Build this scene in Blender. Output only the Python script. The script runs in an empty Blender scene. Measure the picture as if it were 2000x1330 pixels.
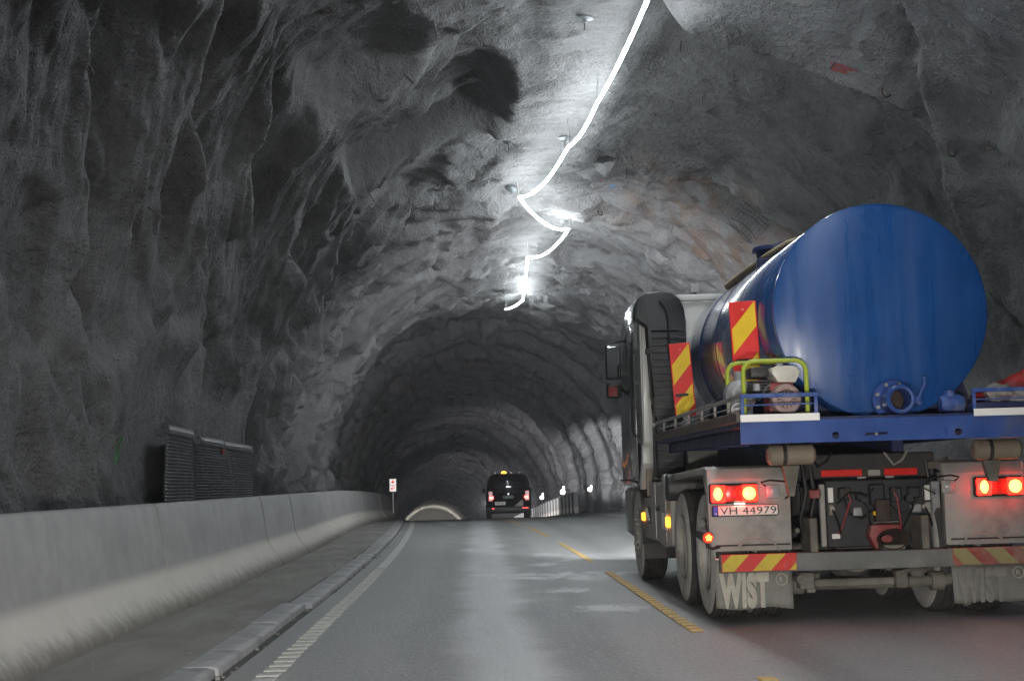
import bpy, bmesh, math, random
import numpy as np
from mathutils import Vector, Matrix, Euler
from mathutils.geometry import tessellate_polygon

random.seed(7)
scene = bpy.context.scene
COL = scene.collection
D = bpy.data
rad = math.radians

# ------------------------------------------------------------------ camera, world, exposure
cam_d = D.cameras.new('camera'); cam = D.objects.new('camera', cam_d); COL.objects.link(cam)
cam_d.sensor_fit = 'HORIZONTAL'; cam_d.sensor_width = 36.0; cam_d.lens = 36.0 * 2930 / 2000
cam_d.clip_start = 0.1; cam_d.clip_end = 800
cam.matrix_world = (Matrix.Translation((0, 0, 1.16)) @ Matrix.Rotation(rad(-1.5505), 4, 'Z')
                    @ Matrix.Rotation(rad(90 + 5.3208), 4, 'X') @ Matrix.Rotation(rad(-1.6), 4, 'Z'))
scene.camera = cam
world = D.worlds.new('World'); scene.world = world; world.use_nodes = True
bg = world.node_tree.nodes['Background']; bg.inputs[0].default_value = (0.02, 0.022, 0.025, 1); bg.inputs[1].default_value = 0.05
scene.view_settings.view_transform = 'Standard'; scene.view_settings.look = 'None'
scene.view_settings.exposure = 0.0; scene.view_settings.gamma = 1.0; scene.view_settings.use_curve_mapping = False
scene.render.engine = 'CYCLES'
scene.cycles.use_denoising = True
scene.cycles.use_adaptive_sampling = True; scene.cycles.adaptive_threshold = 0.03
scene.cycles.max_bounces = 5; scene.cycles.diffuse_bounces = 3; scene.cycles.glossy_bounces = 3
scene.cycles.sample_clamp_indirect = 4.0
scene.cycles.caustics_reflective = False; scene.cycles.caustics_refractive = False

ROPE_STRENGTH = 132.0      # the white light rope under the crown
CAR_W, TRUCK_W, VAN_W, FAR_W = 900.0, 90000.0, 4200.0, 1700.0

def spot(name, loc, to, watts, size, blend, color, radius=0.08):
    l = D.lights.new(name, 'SPOT'); l.energy = watts; l.spot_size = rad(size); l.spot_blend = blend
    l.color = color; l.shadow_soft_size = radius
    o = D.objects.new(name, l); COL.objects.link(o); o.location = loc
    o.rotation_euler = (Vector(to) - Vector(loc)).to_track_quat('-Z', 'Y').to_euler(); return o

# headlamps of the car the picture is taken from
for x in (-0.45, 0.75):
    spot('car_headlight', (x, 2.1, 0.66), (x + 0.25, 22, 0.35), CAR_W, 64, 0.8, (1.0, 0.95, 0.88))
# headlamps of the tanker and the van
for x in (2.1, 4.05):
    spot('truck_headlight', (x, 19.05, 0.85), (5.75, 62, 1.9), TRUCK_W, 5.0, 0.5, (0.97, 0.98, 1.0))
    spot('truck_headlight', (x, 19.05, 0.85), (x + 0.2, 60, 6.5), 7000.0, 58, 0.9, (0.97, 0.98, 1.0))
for x in (0.72, 2.1):
    spot('van_headlight', (x - 0.15, 69.3, 0.15), (x + 2.6, 105, 0.4), VAN_W, 44, 0.9, (0.98, 0.97, 1.0))
    spot('van_headlight', (x - 0.15, 69.3, 0.15), (x - 3.0, 165, -3.0), 60000.0, 13, 0.8, (0.98, 0.97, 1.0))
# lit work site far down the tunnel, its lamp standing on the floor
fl = D.lights.new('far_work_light', 'POINT'); fl.energy = FAR_W; fl.color = (1.0, 0.965, 0.91); fl.shadow_soft_size = 0.3
flo = D.objects.new('far_work_light', fl); COL.objects.link(flo)

# ------------------------------------------------------------------ road geometry
def shift(y):
    y = np.asarray(y, float)
    return np.where(y < 15, 0, np.where(y < 45, -(y - 15) ** 2 / 1500.0, -0.6 - 0.04 * (y - 45)))
def zr(y):
    y = np.asarray(y, float); k = 0.000506
    return np.where(y < 35, 0, np.where(y < 85, -k * (y - 35) ** 2, -k * 2500 - 2 * k * 50 * (y - 85)))
def sh(y): return float(shift(y))
def zz(y): return float(zr(y))
flo.location = (1.6 + sh(250), 250, zz(250) + 0.8)

# ------------------------------------------------------------------ node materials
def new_mat(name):
    m = D.materials.new(name); m.use_nodes = True
    nt = m.node_tree; b = nt.nodes['Principled BSDF']; return m, nt, b
def N(nt, typ, **kw):
    n = nt.nodes.new(typ)
    for k, v in kw.items():
        if k.startswith('i_'):
            key = k[2:]; key = int(key) if key.isdigit() else key.replace('_', ' ')
            n.inputs[key].default_value = v
        else: setattr(n, k, v)
    return n
def noise(nt, vec, scale, detail=4, rough=0.55, dist=0.0):
    n = N(nt, 'ShaderNodeTexNoise'); n.inputs['Scale'].default_value = scale; n.inputs['Detail'].default_value = detail
    n.inputs['Roughness'].default_value = rough; n.inputs['Distortion'].default_value = dist
    if vec is not None: nt.links.new(vec, n.inputs['Vector'])
    return n.outputs['Fac']
def ramp(nt, fac, stops):
    r = N(nt, 'ShaderNodeValToRGB'); e = r.color_ramp.elements
    while len(e) < len(stops): e.new(0.5)
    for el, (p, c) in zip(e, stops):
        el.position = p; el.color = c if len(c) == 4 else (*c, 1)
    nt.links.new(fac, r.inputs[0]); return r.outputs[0]
def g(v): return (v, v, v, 1)
def mapr(nt, v, a, b, c, d, smooth=True):
    n = N(nt, 'ShaderNodeMapRange'); n.interpolation_type = 'SMOOTHSTEP' if smooth else 'LINEAR'
    for k, x in zip((1, 2, 3, 4), (a, b, c, d)): n.inputs[k].default_value = x
    nt.links.new(v, n.inputs[0]); return n.outputs[0]
def math_(nt, op, a, b=None):
    n = N(nt, 'ShaderNodeMath', operation=op)
    for i, x in enumerate((a, b)):
        if x is None: continue
        if isinstance(x, (int, float)): n.inputs[i].default_value = x
        else: nt.links.new(x, n.inputs[i])
    return n.outputs[0]
def mix(nt, fac, a, b, blend='MIX'):
    n = N(nt, 'ShaderNodeMix', data_type='RGBA', blend_type=blend)
    for i, x in ((0, fac), (6, a), (7, b)):
        if isinstance(x, (int, float)): n.inputs[i].default_value = x
        elif isinstance(x, tuple): n.inputs[i].default_value = x if len(x) == 4 else (*x, 1)
        else: nt.links.new(x, n.inputs[i])
    return n.outputs[2]
def obj_coord(nt, scale=(1, 1, 1)):
    t = N(nt, 'ShaderNodeTexCoord'); mp = N(nt, 'ShaderNodeMapping'); mp.inputs['Scale'].default_value = scale
    nt.links.new(t.outputs['Object'], mp.inputs[0]); return mp.outputs[0]
def bump(nt, b, h, strength, dist):
    n = N(nt, 'ShaderNodeBump'); n.inputs['Strength'].default_value = strength; n.inputs['Distance'].default_value = dist
    nt.links.new(h, n.inputs['Height']); nt.links.new(n.outputs[0], b.inputs['Normal'])

def surf(name, col, rough=0.5, metal=0.0, var=0.25, scale=6.0, stretch=(1, 1, 1), dirt=None, dirt_amt=0.0,
         bmp=0.0, bscale=60.0, coat=0.0, spec=0.5, rvar=0.1):
    """painted, rubber, metal or plastic surface with uneven tone, dirt patches and fine relief"""
    m, nt, b = new_mat(name)
    v = obj_coord(nt, stretch)
    n1 = noise(nt, v, scale, 6)
    lo = tuple(c * (1 - var) for c in col); hi = tuple(min(1, c * (1 + var)) for c in col)
    c = ramp(nt, n1, [(0.3, lo), (0.7, hi)])
    if dirt:
        n2 = noise(nt, v, scale * 0.45, 8, 0.65)
        f = mapr(nt, n2, 0.62 - 0.5 * dirt_amt, 0.8 - 0.3 * dirt_amt, 0, min(1.0, 0.35 + dirt_amt))
        c = mix(nt, f, c, dirt)
    nt.links.new(c, b.inputs['Base Color'])
    r = mapr(nt, n1, 0.2, 0.8, max(0.03, rough - rvar), min(1, rough + rvar)); nt.links.new(r, b.inputs['Roughness'])
    b.inputs['Metallic'].default_value = metal; b.inputs['Specular IOR Level'].default_value = spec
    b.inputs['Coat Weight'].default_value = coat; b.inputs['Coat Roughness'].default_value = 0.12
    if bmp > 0: bump(nt, b, noise(nt, v, bscale, 4), bmp, 0.01)
    return m
def glow(name, col, strength, base=(0.5, 0.05, 0.03)):
    m, nt, b = new_mat(name); b.inputs['Base Color'].default_value = (*base, 1)
    b.inputs['Emission Color'].default_value = (*col, 1); b.inputs['Emission Strength'].default_value = strength
    b.inputs['Roughness'].default_value = 0.25
    return m

# sprayed rock
def make_rock():
    m, nt, b = new_mat('sprayed_rock')
    v = obj_coord(nt)
    big = noise(nt, v, 0.35, 5, 0.6, 0.6); mid = noise(nt, v, 1.7, 8, 0.68, 0.4); fine = noise(nt, v, 26, 6, 0.7)
    st = noise(nt, obj_coord(nt, (2.2, 2.2, 0.28)), 1.6, 6, 0.6, 0.3)
    c = ramp(nt, mid, [(0.25, (0.085, 0.085, 0.087)), (0.5, (0.145, 0.145, 0.147)), (0.8, (0.225, 0.225, 0.226))])
    c = mix(nt, mapr(nt, big, 0.45, 0.70, 0, 0.6), c, (0.085, 0.084, 0.086))
    c = mix(nt, mapr(nt, st, 0.55, 0.75, 0, 0.5), c, (0.20, 0.198, 0.196))
    dk = noise(nt, v, 34, 2, 0.5)
    c = mix(nt, mapr(nt, dk, 0.60, 0.70, 0, 0.75), c, (0.03, 0.03, 0.03))
    a = N(nt, 'ShaderNodeAttribute', attribute_name='rust')
    rn = noise(nt, v, 1.3, 6, 0.6, 0.8)
    rf = math_(nt, 'MULTIPLY', a.outputs['Fac'], mapr(nt, rn, 0.40, 0.66, 0, 0.75))
    c = mix(nt, rf, c, (0.13, 0.080, 0.055))
    a2 = N(nt, 'ShaderNodeAttribute', attribute_name='lining')
    c = mix(nt, a2.outputs['Fac'], c, (0.37, 0.36, 0.325))
    a3 = N(nt, 'ShaderNodeAttribute', attribute_name='shade_damp')  # dome and hollow shade put into the colour, plus random damp patches
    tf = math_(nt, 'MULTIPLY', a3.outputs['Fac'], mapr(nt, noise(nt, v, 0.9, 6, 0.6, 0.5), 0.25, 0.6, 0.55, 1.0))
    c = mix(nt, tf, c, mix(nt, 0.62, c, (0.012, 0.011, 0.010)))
    nt.links.new(c, b.inputs['Base Color'])
    nt.links.new(mapr(nt, mid, 0.3, 0.7, 0.62, 0.9), b.inputs['Roughness'])
    b.inputs['Specular IOR Level'].default_value = 0.35
    h = math_(nt, 'ADD', math_(nt, 'MULTIPLY', fine, 0.6), math_(nt, 'MULTIPLY', noise(nt, v, 7, 8, 0.65, 0.3), 1.6))
    h = math_(nt, 'ADD', h, math_(nt, 'MULTIPLY', noise(nt, v, 90, 2), 0.22))
    for sc_, am in ((4.5, 0.9), (11.0, 0.45)):
        vo = N(nt, 'ShaderNodeTexVoronoi', feature='F1'); vo.inputs['Scale'].default_value = sc_; vo.inputs['Detail'].default_value = 1.0
        wv = N(nt, 'ShaderNodeVectorMath', operation='ADD'); nz = N(nt, 'ShaderNodeTexNoise'); nz.inputs['Scale'].default_value = sc_ * 0.8
        nt.links.new(v, nz.inputs['Vector']); sc2 = N(nt, 'ShaderNodeVectorMath', operation='SCALE'); sc2.inputs['Scale'].default_value = 0.35
        nt.links.new(nz.outputs['Color'], sc2.inputs[0]); nt.links.new(v, wv.inputs[0]); nt.links.new(sc2.outputs[0], wv.inputs[1])
        nt.links.new(wv.outputs[0], vo.inputs['Vector']); h = math_(nt, 'ADD', h, math_(nt, 'MULTIPLY', vo.outputs['Distance'], am))
    h = math_(nt, 'ADD', h, math_(nt, 'MULTIPLY', noise(nt, v, 45, 4, 0.75), 0.35))
    bump(nt, b, h, 0.9, 0.04)
    return m
M_rock = make_rock()

def make_asphalt():
    m, nt, b = new_mat('asphalt')
    v = obj_coord(nt); vs = obj_coord(nt, (1.0, 0.16, 1))
    t = N(nt, 'ShaderNodeTexCoord'); sx = N(nt, 'ShaderNodeSeparateXYZ'); nt.links.new(t.outputs['Object'], sx.inputs[0])
    X, Y = sx.outputs[0], sx.outputs[1]
    n1 = noise(nt, vs, 1.3, 7, 0.6, 0.3); n2 = noise(nt, v, 0.6, 6, 0.6, 0.5); grit = noise(nt, obj_coord(nt, (1, 0.5, 1)), 30, 5, 0.85)
    c = ramp(nt, n1, [(0.3, (0.25, 0.252, 0.25)), (0.7, (0.345, 0.347, 0.343))])
    wob = math_(nt, 'MULTIPLY', math_(nt, 'SUBTRACT', n2, 0.5), 0.5)
    Xw = math_(nt, 'ADD', X, wob)
    def band(x0, w): return mapr(nt, math_(nt, 'ABSOLUTE', math_(nt, 'SUBTRACT', Xw, x0)), w, w * 0.25, 0, 1)
    mid = band(0.14, 0.42); mid2 = band(3.1, 0.5)
    c = mix(nt, math_(nt, 'MULTIPLY', mid, 0.85), c, (0.56, 0.565, 0.57))  # pale streak: the rope's reflection put into the asphalt colour
    c = mix(nt, math_(nt, 'MULTIPLY', band(0.76, 0.38), 0.6), c, (0.15, 0.15, 0.147))
    c = mix(nt, math_(nt, 'MULTIPLY', band(-0.38, 0.25), 0.25), c, (0.12, 0.12, 0.117))
    c = mix(nt, math_(nt, 'MULTIPLY', band(2.0, 0.3), 0.4), c, (0.12, 0.12, 0.117))
    c = mix(nt, math_(nt, 'MULTIPLY', band(4.2, 0.35), 0.4), c, (0.12, 0.12, 0.117))
    dust = noise(nt, obj_coord(nt, (1, 0.35, 1)), 1.1, 7, 0.62, 0.6)
    c = mix(nt, mapr(nt, dust, 0.52, 0.72, 0, 0.4), c, (0.37, 0.37, 0.365))
    c = mix(nt, mapr(nt, grit, 0.53, 0.68, 0, 0.65), c, (0.55, 0.55, 0.54))
    c = mix(nt, mapr(nt, grit, 0.47, 0.32, 0, 0.5), c, (0.12, 0.12, 0.12))
    # standing water across the lane at about y = 18.5 and wet smears behind it
    def blob(x0, y0, rx, ry):
        a = math_(nt, 'DIVIDE', math_(nt, 'SUBTRACT', X, x0), rx); d = math_(nt, 'DIVIDE', math_(nt, 'SUBTRACT', Y, y0), ry)
        q = math_(nt, 'ADD', math_(nt, 'MULTIPLY', a, a), math_(nt, 'MULTIPLY', d, d))
        q = math_(nt, 'ADD', q, math_(nt, 'MULTIPLY', math_(nt, 'SUBTRACT', noise(nt, obj_coord(nt, (1, 0.45, 1)), 3.2, 8, 0.72, 0.6), 0.5), 5.5))
        return mapr(nt, q, 1.2, -0.2, 0, 1)
    wet = blob(0.95, 18.4, 1.0, 0.75)
    for q in ((0.25, 18.9, 0.45, 0.25), (1.3, 18.0, 0.35, 0.9), (0.9, 20.8, 0.25, 0.5), (1.05, 23.6, 0.3, 0.8), (1.3, 21.9, 0.2, 0.6), (0.95, 15.9, 0.3, 0.5), (1.2, 13.6, 0.35, 0.5)):
        wet = math_(nt, 'MAXIMUM', wet, math_(nt, 'MULTIPLY', blob(*q), 0.8))
    c = mix(nt, math_(nt, 'MULTIPLY', wet, 0.45), c, (0.46, 0.47, 0.48))  # paler tone stands in for the sheen of the water
    nt.links.new(c, b.inputs['Base Color'])
    r = mapr(nt, n1, 0.25, 0.75, 0.42, 0.60)
    r = math_(nt, 'SUBTRACT', r, math_(nt, 'MULTIPLY', mid, 0.13)); r = math_(nt, 'SUBTRACT', r, math_(nt, 'MULTIPLY', mid2, 0.06))
    r = math_(nt, 'MULTIPLY', r, math_(nt, 'SUBTRACT', 1.0, math_(nt, 'MULTIPLY', wet, 0.30)))
    r = math_(nt, 'MAXIMUM', r, 0.33)
    nt.links.new(r, b.inputs['Roughness']); nt.links.new(math_(nt, 'ADD', 0.55, math_(nt, 'MULTIPLY', wet, 0.45)), b.inputs['Specular IOR Level'])
    h = math_(nt, 'ADD', grit, math_(nt, 'MULTIPLY', noise(nt, v, 14, 4), 0.8))
    h = math_(nt, 'MULTIPLY', h, math_(nt, 'SUBTRACT', 1.0, math_(nt, 'MULTIPLY', wet, 0.7)))
    bump(nt, b, h, 1.0, 0.014)
    return m
M_asphalt = make_asphalt()

def make_pave():
    m, nt, b = new_mat('dusty_pavement'); v = obj_coord(nt)
    n1 = noise(nt, obj_coord(nt, (1, 0.35, 1)), 1.8, 8, 0.62, 0.4)
    c = ramp(nt, n1, [(0.28, (0.16, 0.152, 0.14)), (0.72, (0.29, 0.28, 0.26))])
    c = mix(nt, mapr(nt, noise(nt, v, 55, 3), 0.6, 0.72, 0, 0.6), c, (0.26, 0.25, 0.235))
    nt.links.new(c, b.inputs['Base Color']); b.inputs['Roughness'].default_value = 0.85
    bump(nt, b, noise(nt, v, 40, 5, 0.7), 0.5, 0.01); return m
M_pave = make_pave()

def make_barrier_mat():
    m, nt, b = new_mat('barrier_concrete'); v = obj_coord(nt)
    t = N(nt, 'ShaderNodeTexCoord'); s = N(nt, 'ShaderNodeSeparateXYZ'); nt.links.new(t.outputs['Object'], s.inputs[0]); Z = s.outputs[2]
    n1 = noise(nt, v, 2.2, 7, 0.6); pores = noise(nt, v, 48, 3, 0.6)
    c = ramp(nt, n1, [(0.3, (0.27, 0.268, 0.264)), (0.7, (0.37, 0.366, 0.36))])
    c = mix(nt, mapr(nt, pores, 0.66, 0.74, 0, 0.4), c, (0.24, 0.23, 0.22))
    vst = noise(nt, obj_coord(nt, (7, 7, 0.5)), 1.6, 6, 0.65)
    c = mix(nt, mapr(nt, vst, 0.56, 0.76, 0, 0.38), c, (0.27, 0.26, 0.245))
    low = mapr(nt, math_(nt, 'ADD', Z, math_(nt, 'MULTIPLY', n1, 0.06)), 0.46, 0.34, 0, 1)
    c = mix(nt, low, c, mix(nt, n1, (0.50, 0.475, 0.43), (0.62, 0.59, 0.54)))
    # splash dirt that climbs unevenly from the foot
    edge = math_(nt, 'ADD', math_(nt, 'MULTIPLY', noise(nt, obj_coord(nt, (6, 6, 0.7)), 1.0, 8, 0.75), 0.26), -0.06)
    dirt = mapr(nt, math_(nt, 'SUBTRACT', Z, edge), 0.15, -0.05, 0, 0.9)
    c = mix(nt, dirt, c, (0.125, 0.115, 0.10))
    bl = noise(nt, v, 1.1, 3, 0.5); c = mix(nt, mapr(nt, bl, 0.70, 0.75, 0, 0.5), c, (0.2, 0.19, 0.18))
    nt.links.new(c, b.inputs['Base Color']); b.inputs['Roughness'].default_value = 0.8
    bump(nt, b, math_(nt, 'ADD', n1, math_(nt, 'MULTIPLY', pores, 0.25)), 0.25, 0.015); return m
M_barrier = make_barrier_mat()

M_kerb = surf('kerb_granite', (0.33, 0.33, 0.335), 0.75, var=0.3, scale=5, dirt=(0.12, 0.115, 0.105), dirt_amt=0.2, bmp=0.5, bscale=45)
M_gutter = surf('gutter_grime', (0.055, 0.053, 0.05), 0.8, var=0.4, scale=9, bmp=0.6, bscale=30)
M_white_line = surf('white_road_paint', (0.55, 0.55, 0.52), 0.6, var=0.2, scale=14, dirt=(0.2, 0.2, 0.19), dirt_amt=0.25, bmp=0.3)
M_yellow_line = surf('yellow_road_paint', (0.56, 0.35, 0.09), 0.6, var=0.2, scale=14, dirt=(0.30, 0.26, 0.18), dirt_amt=0.35, bmp=0.3)

# tank paint: blue with vertical run marks
def make_blue(name, streak, rough, coat):
    m, nt, b = new_mat(name); v = obj_coord(nt)
    n1 = noise(nt, v, 3, 5); st = noise(nt, obj_coord(nt, (1, 1, 0.03)), 6.5, 6, 0.6, 0.2)
    c = ramp(nt, n1, [(0.3, (0.006, 0.058, 0.22)), (0.7, (0.009, 0.076, 0.275))])
    c = mix(nt, mapr(nt, st, 0.42, 0.72, 0, streak), c, (0.06, 0.12, 0.30))
    c = mix(nt, mapr(nt, noise(nt, v, 2.0, 9, 0.7), 0.58, 0.8, 0, streak * 0.9), c, (0.12, 0.13, 0.17))
    nt.links.new(c, b.inputs['Base Color'])
    nt.links.new(mapr(nt, st, 0.3, 0.75, rough, rough + 0.16), b.inputs['Roughness'])
    bump(nt, b, noise(nt, v, 1.6, 3), 0.08, 0.05)
    b.inputs['Coat Weight'].default_value = coat; b.inputs['Coat Roughness'].default_value = 0.09; return m
M_blue_end = make_blue('blue_tank_end_paint', 0.32, 0.24, 0.0)
M_blue_shell = make_blue('blue_tank_shell_paint', 0.3, 0.22, 1.0)
M_blue_deck = surf('blue_deck_paint', (0.020, 0.065, 0.26), 0.42, var=0.2, scale=4, dirt=(0.10, 0.10, 0.14), dirt_amt=0.25, bmp=0.06)
M_blue_worn = surf('worn_blue_rail_paint', (0.035, 0.085, 0.30), 0.5, var=0.3, scale=11, dirt=(0.26, 0.27, 0.30), dirt_amt=0.32, bmp=0.2)
M_navy = surf('dark_blue_paint', (0.012, 0.02, 0.085), 0.5, var=0.3, scale=5, dirt=(0.05, 0.045, 0.05), dirt_amt=0.3)
M_cab_white = surf('white_cab_paint', (0.62, 0.62, 0.60), 0.35, var=0.06, scale=3, dirt=(0.34, 0.33, 0.31), dirt_amt=0.15)
M_cab_side = surf('cab_side_shade_grey', (0.20, 0.20, 0.20), 0.22, var=0.12, scale=3, coat=0.5)  # white cab's side in grey, its shade put into the colour
M_black_plastic = surf('black_plastic', (0.022, 0.022, 0.024), 0.48, var=0.3, scale=7, dirt=(0.07, 0.068, 0.065), dirt_amt=0.15, bmp=0.2)
M_rubber = surf('dusty_tread_rubber', (0.055, 0.052, 0.05), 0.85, var=0.4, scale=8, dirt=(0.13, 0.12, 0.11), dirt_amt=0.25, bmp=0.3)
M_sidewall = surf('dust_coated_sidewall', (0.52, 0.50, 0.475), 0.85, var=0.25, scale=4, dirt=(0.30, 0.285, 0.27), dirt_amt=0.3, bmp=0.2)
M_rim = surf('dusty_steel_rim', (0.52, 0.50, 0.47), 0.6, metal=0.2, var=0.3, scale=6, dirt=(0.2, 0.19, 0.175), dirt_amt=0.4)
M_dirty_grey = surf('dirty_grey_paint', (0.38, 0.36, 0.335), 0.6, var=0.2, scale=3.5, dirt=(0.13, 0.115, 0.10), dirt_amt=0.3, bmp=0.15)
M_mud_metal = surf('mud_caked_steel', (0.15, 0.14, 0.12), 0.8, var=0.35, scale=5, dirt=(0.26, 0.245, 0.21), dirt_amt=0.4, bmp=0.5, bscale=30)
M_bumper = surf('dirty_bumper_steel', (0.15, 0.155, 0.15), 0.65, var=0.25, scale=5, dirt=(0.30, 0.27, 0.21), dirt_amt=0.28, bmp=0.3)
M_chassis = surf('oily_chassis_steel', (0.028, 0.026, 0.025), 0.65, var=0.4, scale=6, dirt=(0.06, 0.052, 0.045), dirt_amt=0.3, bmp=0.3)
M_box = surf('dark_box_steel', (0.022, 0.025, 0.029), 0.5, var=0.3, scale=6, dirt=(0.06, 0.057, 0.053), dirt_amt=0.2)
M_tan = surf('tan_air_tank_paint', (0.26, 0.22, 0.165), 0.6, var=0.2, scale=5, dirt=(0.14, 0.12, 0.1), dirt_amt=0.3)
M_flap = surf('clear_muddy_flap', (0.23, 0.225, 0.205), 0.7, var=0.3, scale=5, dirt=(0.12, 0.11, 0.10), dirt_amt=0.42, bmp=0.2)
M_flap_text = surf('pale_flap_lettering', (0.46, 0.44, 0.37), 0.7, var=0.2, scale=9, dirt=(0.3, 0.28, 0.24), dirt_amt=0.3)
M_flap_faded = surf('faded_flap_lettering', (0.25, 0.24, 0.22), 0.75, var=0.25, scale=9, dirt=(0.2, 0.19, 0.17), dirt_amt=0.4)
M_red = surf('red_reflective_film', (0.80, 0.022, 0.015), 0.35, var=0.08, scale=8)
M_yellow = surf('yellow_reflective_film', (0.92, 0.60, 0.012), 0.35, var=0.06, scale=8)
M_red_dirty = surf('muddy_red_film', (0.62, 0.035, 0.028), 0.6, var=0.15, scale=9, dirt=(0.34, 0.29, 0.23), dirt_amt=0.2)
M_yellow_dirty = surf('muddy_yellow_film', (0.62, 0.46, 0.04), 0.6, var=0.2, scale=9, dirt=(0.34, 0.31, 0.23), dirt_amt=0.3)
M_red_mud = surf('mud_covered_red_film', (0.34, 0.06, 0.045), 0.7, var=0.3, scale=9, dirt=(0.24, 0.22, 0.18), dirt_amt=0.5)
M_yellow_mud = surf('mud_covered_yellow_film', (0.34, 0.28, 0.10), 0.7, var=0.3, scale=9, dirt=(0.24, 0.22, 0.18), dirt_amt=0.5)
M_white_film = surf('white_reflective_film', (0.93, 0.90, 0.87), 0.4, var=0.02, scale=6)
M_plate = surf('number_plate_white', (0.80, 0.78, 0.72), 0.4, var=0.05, scale=8, dirt=(0.5, 0.47, 0.42), dirt_amt=0.1)
M_plate_blue = surf('number_plate_blue', (0.03, 0.06, 0.5), 0.4, var=0.1, scale=8)
M_black = surf('black_print', (0.012, 0.012, 0.012), 0.5, var=0.2, scale=8)
M_steel = surf('bare_steel', (0.45, 0.45, 0.45), 0.35, metal=0.9, var=0.2, scale=14, dirt=(0.16, 0.14, 0.12), dirt_amt=0.25)
M_rusty = surf('rusty_steel', (0.07, 0.05, 0.042), 0.75, metal=0.3, var=0.4, scale=20, bmp=0.3)
M_dark_pin = surf('weathered_bolt_steel', (0.11, 0.105, 0.10), 0.6, metal=0.3, var=0.4, scale=20, bmp=0.3)
M_bolt_plate = surf('galvanised_bolt_plate', (0.11, 0.125, 0.13), 0.5, metal=0.5, var=0.3, scale=12, dirt=(0.1, 0.1, 0.1), dirt_amt=0.3)
M_lime = surf('lime_green_frame_paint', (0.42, 0.50, 0.045), 0.45, var=0.15, scale=12, dirt=(0.24, 0.24, 0.12), dirt_amt=0.25)
M_engine_red = surf('faded_red_engine_paint', (0.30, 0.05, 0.05), 0.6, var=0.25, scale=14, dirt=(0.25, 0.17, 0.15), dirt_amt=0.42)
M_engine_pale = surf('dusty_pinkish_cowl', (0.36, 0.24, 0.22), 0.6, var=0.25, scale=14, dirt=(0.34, 0.28, 0.25), dirt_amt=0.35)
M_engine_dark = surf('greasy_engine_metal', (0.05, 0.046, 0.044), 0.55, metal=0.3, var=0.5, scale=16, dirt=(0.16, 0.14, 0.13), dirt_amt=0.2)
M_fuel_white = surf('off_white_fuel_tank', (0.68, 0.65, 0.58), 0.4, var=0.08, scale=8, dirt=(0.4, 0.37, 0.32), dirt_amt=0.2)
M_pump_grey = surf('cast_pump_grey', (0.34, 0.34, 0.35), 0.55, metal=0.2, var=0.2, scale=10, dirt=(0.2, 0.19, 0.18), dirt_amt=0.25)
M_hose = surf('tan_hose_rubber', (0.30, 0.23, 0.12), 0.6, var=0.2, scale=10, dirt=(0.16, 0.13, 0.09), dirt_amt=0.3, bmp=0.2)
M_sack = surf('crumpled_sackcloth', (0.30, 0.27, 0.24), 0.9, var=0.3, scale=9, dirt=(0.26, 0.2, 0.17), dirt_amt=0.4, bmp=0.5)
M_cone = surf('dull_red_cone_plastic', (0.40, 0.03, 0.03), 0.55, var=0.2, scale=6, dirt=(0.15, 0.03, 0.03), dirt_amt=0.3)
M_timber = surf('dirty_deck_edge', (0.13, 0.105, 0.09), 0.8, var=0.3, scale=6, dirt=(0.06, 0.05, 0.045), dirt_amt=0.3, bmp=0.3)
M_mat = surf('black_drainage_plastic', (0.075, 0.077, 0.080), 0.42, var=0.2, scale=4, dirt=(0.055, 0.055, 0.055), dirt_amt=0.2)
M_mirror = surf('mirror_glass', (0.6, 0.6, 0.6), 0.06, metal=1.0, var=0.02, rvar=0.02)
M_glass = surf('dark_glass', (0.012, 0.013, 0.015), 0.06, var=0.1, rvar=0.02, spec=0.7)
M_van = surf('dark_maroon_van_paint', (0.012, 0.005, 0.006), 0.9, var=0.15, scale=3, spec=0.05, dirt=(0.02, 0.016, 0.016), dirt_amt=0.3)
M_lens_grey = surf('clear_lamp_lens', (0.42, 0.42, 0.43), 0.2, var=0.1, scale=20)
M_sign = glow('backlit_sign_white', (1.0, 0.95, 0.90), 0.85, (0.7, 0.7, 0.7))
M_sign_red = glow('backlit_sign_red', (1.0, 0.06, 0.02), 0.6, (0.6, 0.03, 0.02))
M_grey_frame = surf('grey_sign_frame', (0.42, 0.42, 0.42), 0.4, metal=0.5, var=0.1)
M_paint_green = surf('green_spray_paint', (0.03, 0.30, 0.06), 0.6, var=0.4, scale=30)
M_paint_red = surf('red_spray_paint', (0.17, 0.03, 0.032), 0.6, var=0.3, scale=30)
M_paint_dark = surf('dark_red_marker_paint', (0.035, 0.012, 0.014), 0.6, var=0.3, scale=30)
M_paint_blue = surf('blue_spray_paint', (0.05, 0.13, 0.26), 0.6, var=0.3, scale=30)
M_rope = glow('light_rope_white', (0.90, 0.97, 1.0), ROPE_STRENGTH, (0.8, 0.8, 0.8))
M_tail = glow('red_tail_lens_lit', (1.0, 0.006, 0.003), 18.0)
M_tail_dim = glow('red_tail_lens_dim', (1.0, 0.02, 0.012), 0.08)
M_bulb = glow('hot_tail_bulb', (1.0, 0.30, 0.03), 16.0)
M_amber = glow('amber_lamp_lit', (1.0, 0.30, 0.015), 6.0)
M_marker_red = glow('red_marker_lit', (1.0, 0.02, 0.01), 3.0)
M_marker_core = glow('marker_core', (1.0, 0.22, 0.02), 12.0)
M_van_tail = glow('van_tail_lit', (1.0, 0.05, 0.04), 14.0)
M_beacon = glow('amber_beacon_lit', (1.0, 0.27, 0.01), 22.0)
M_marker_white = glow('white_marker_glow', (1.0, 0.98, 0.95), 9.0, (0.8, 0.8, 0.8))
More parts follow.
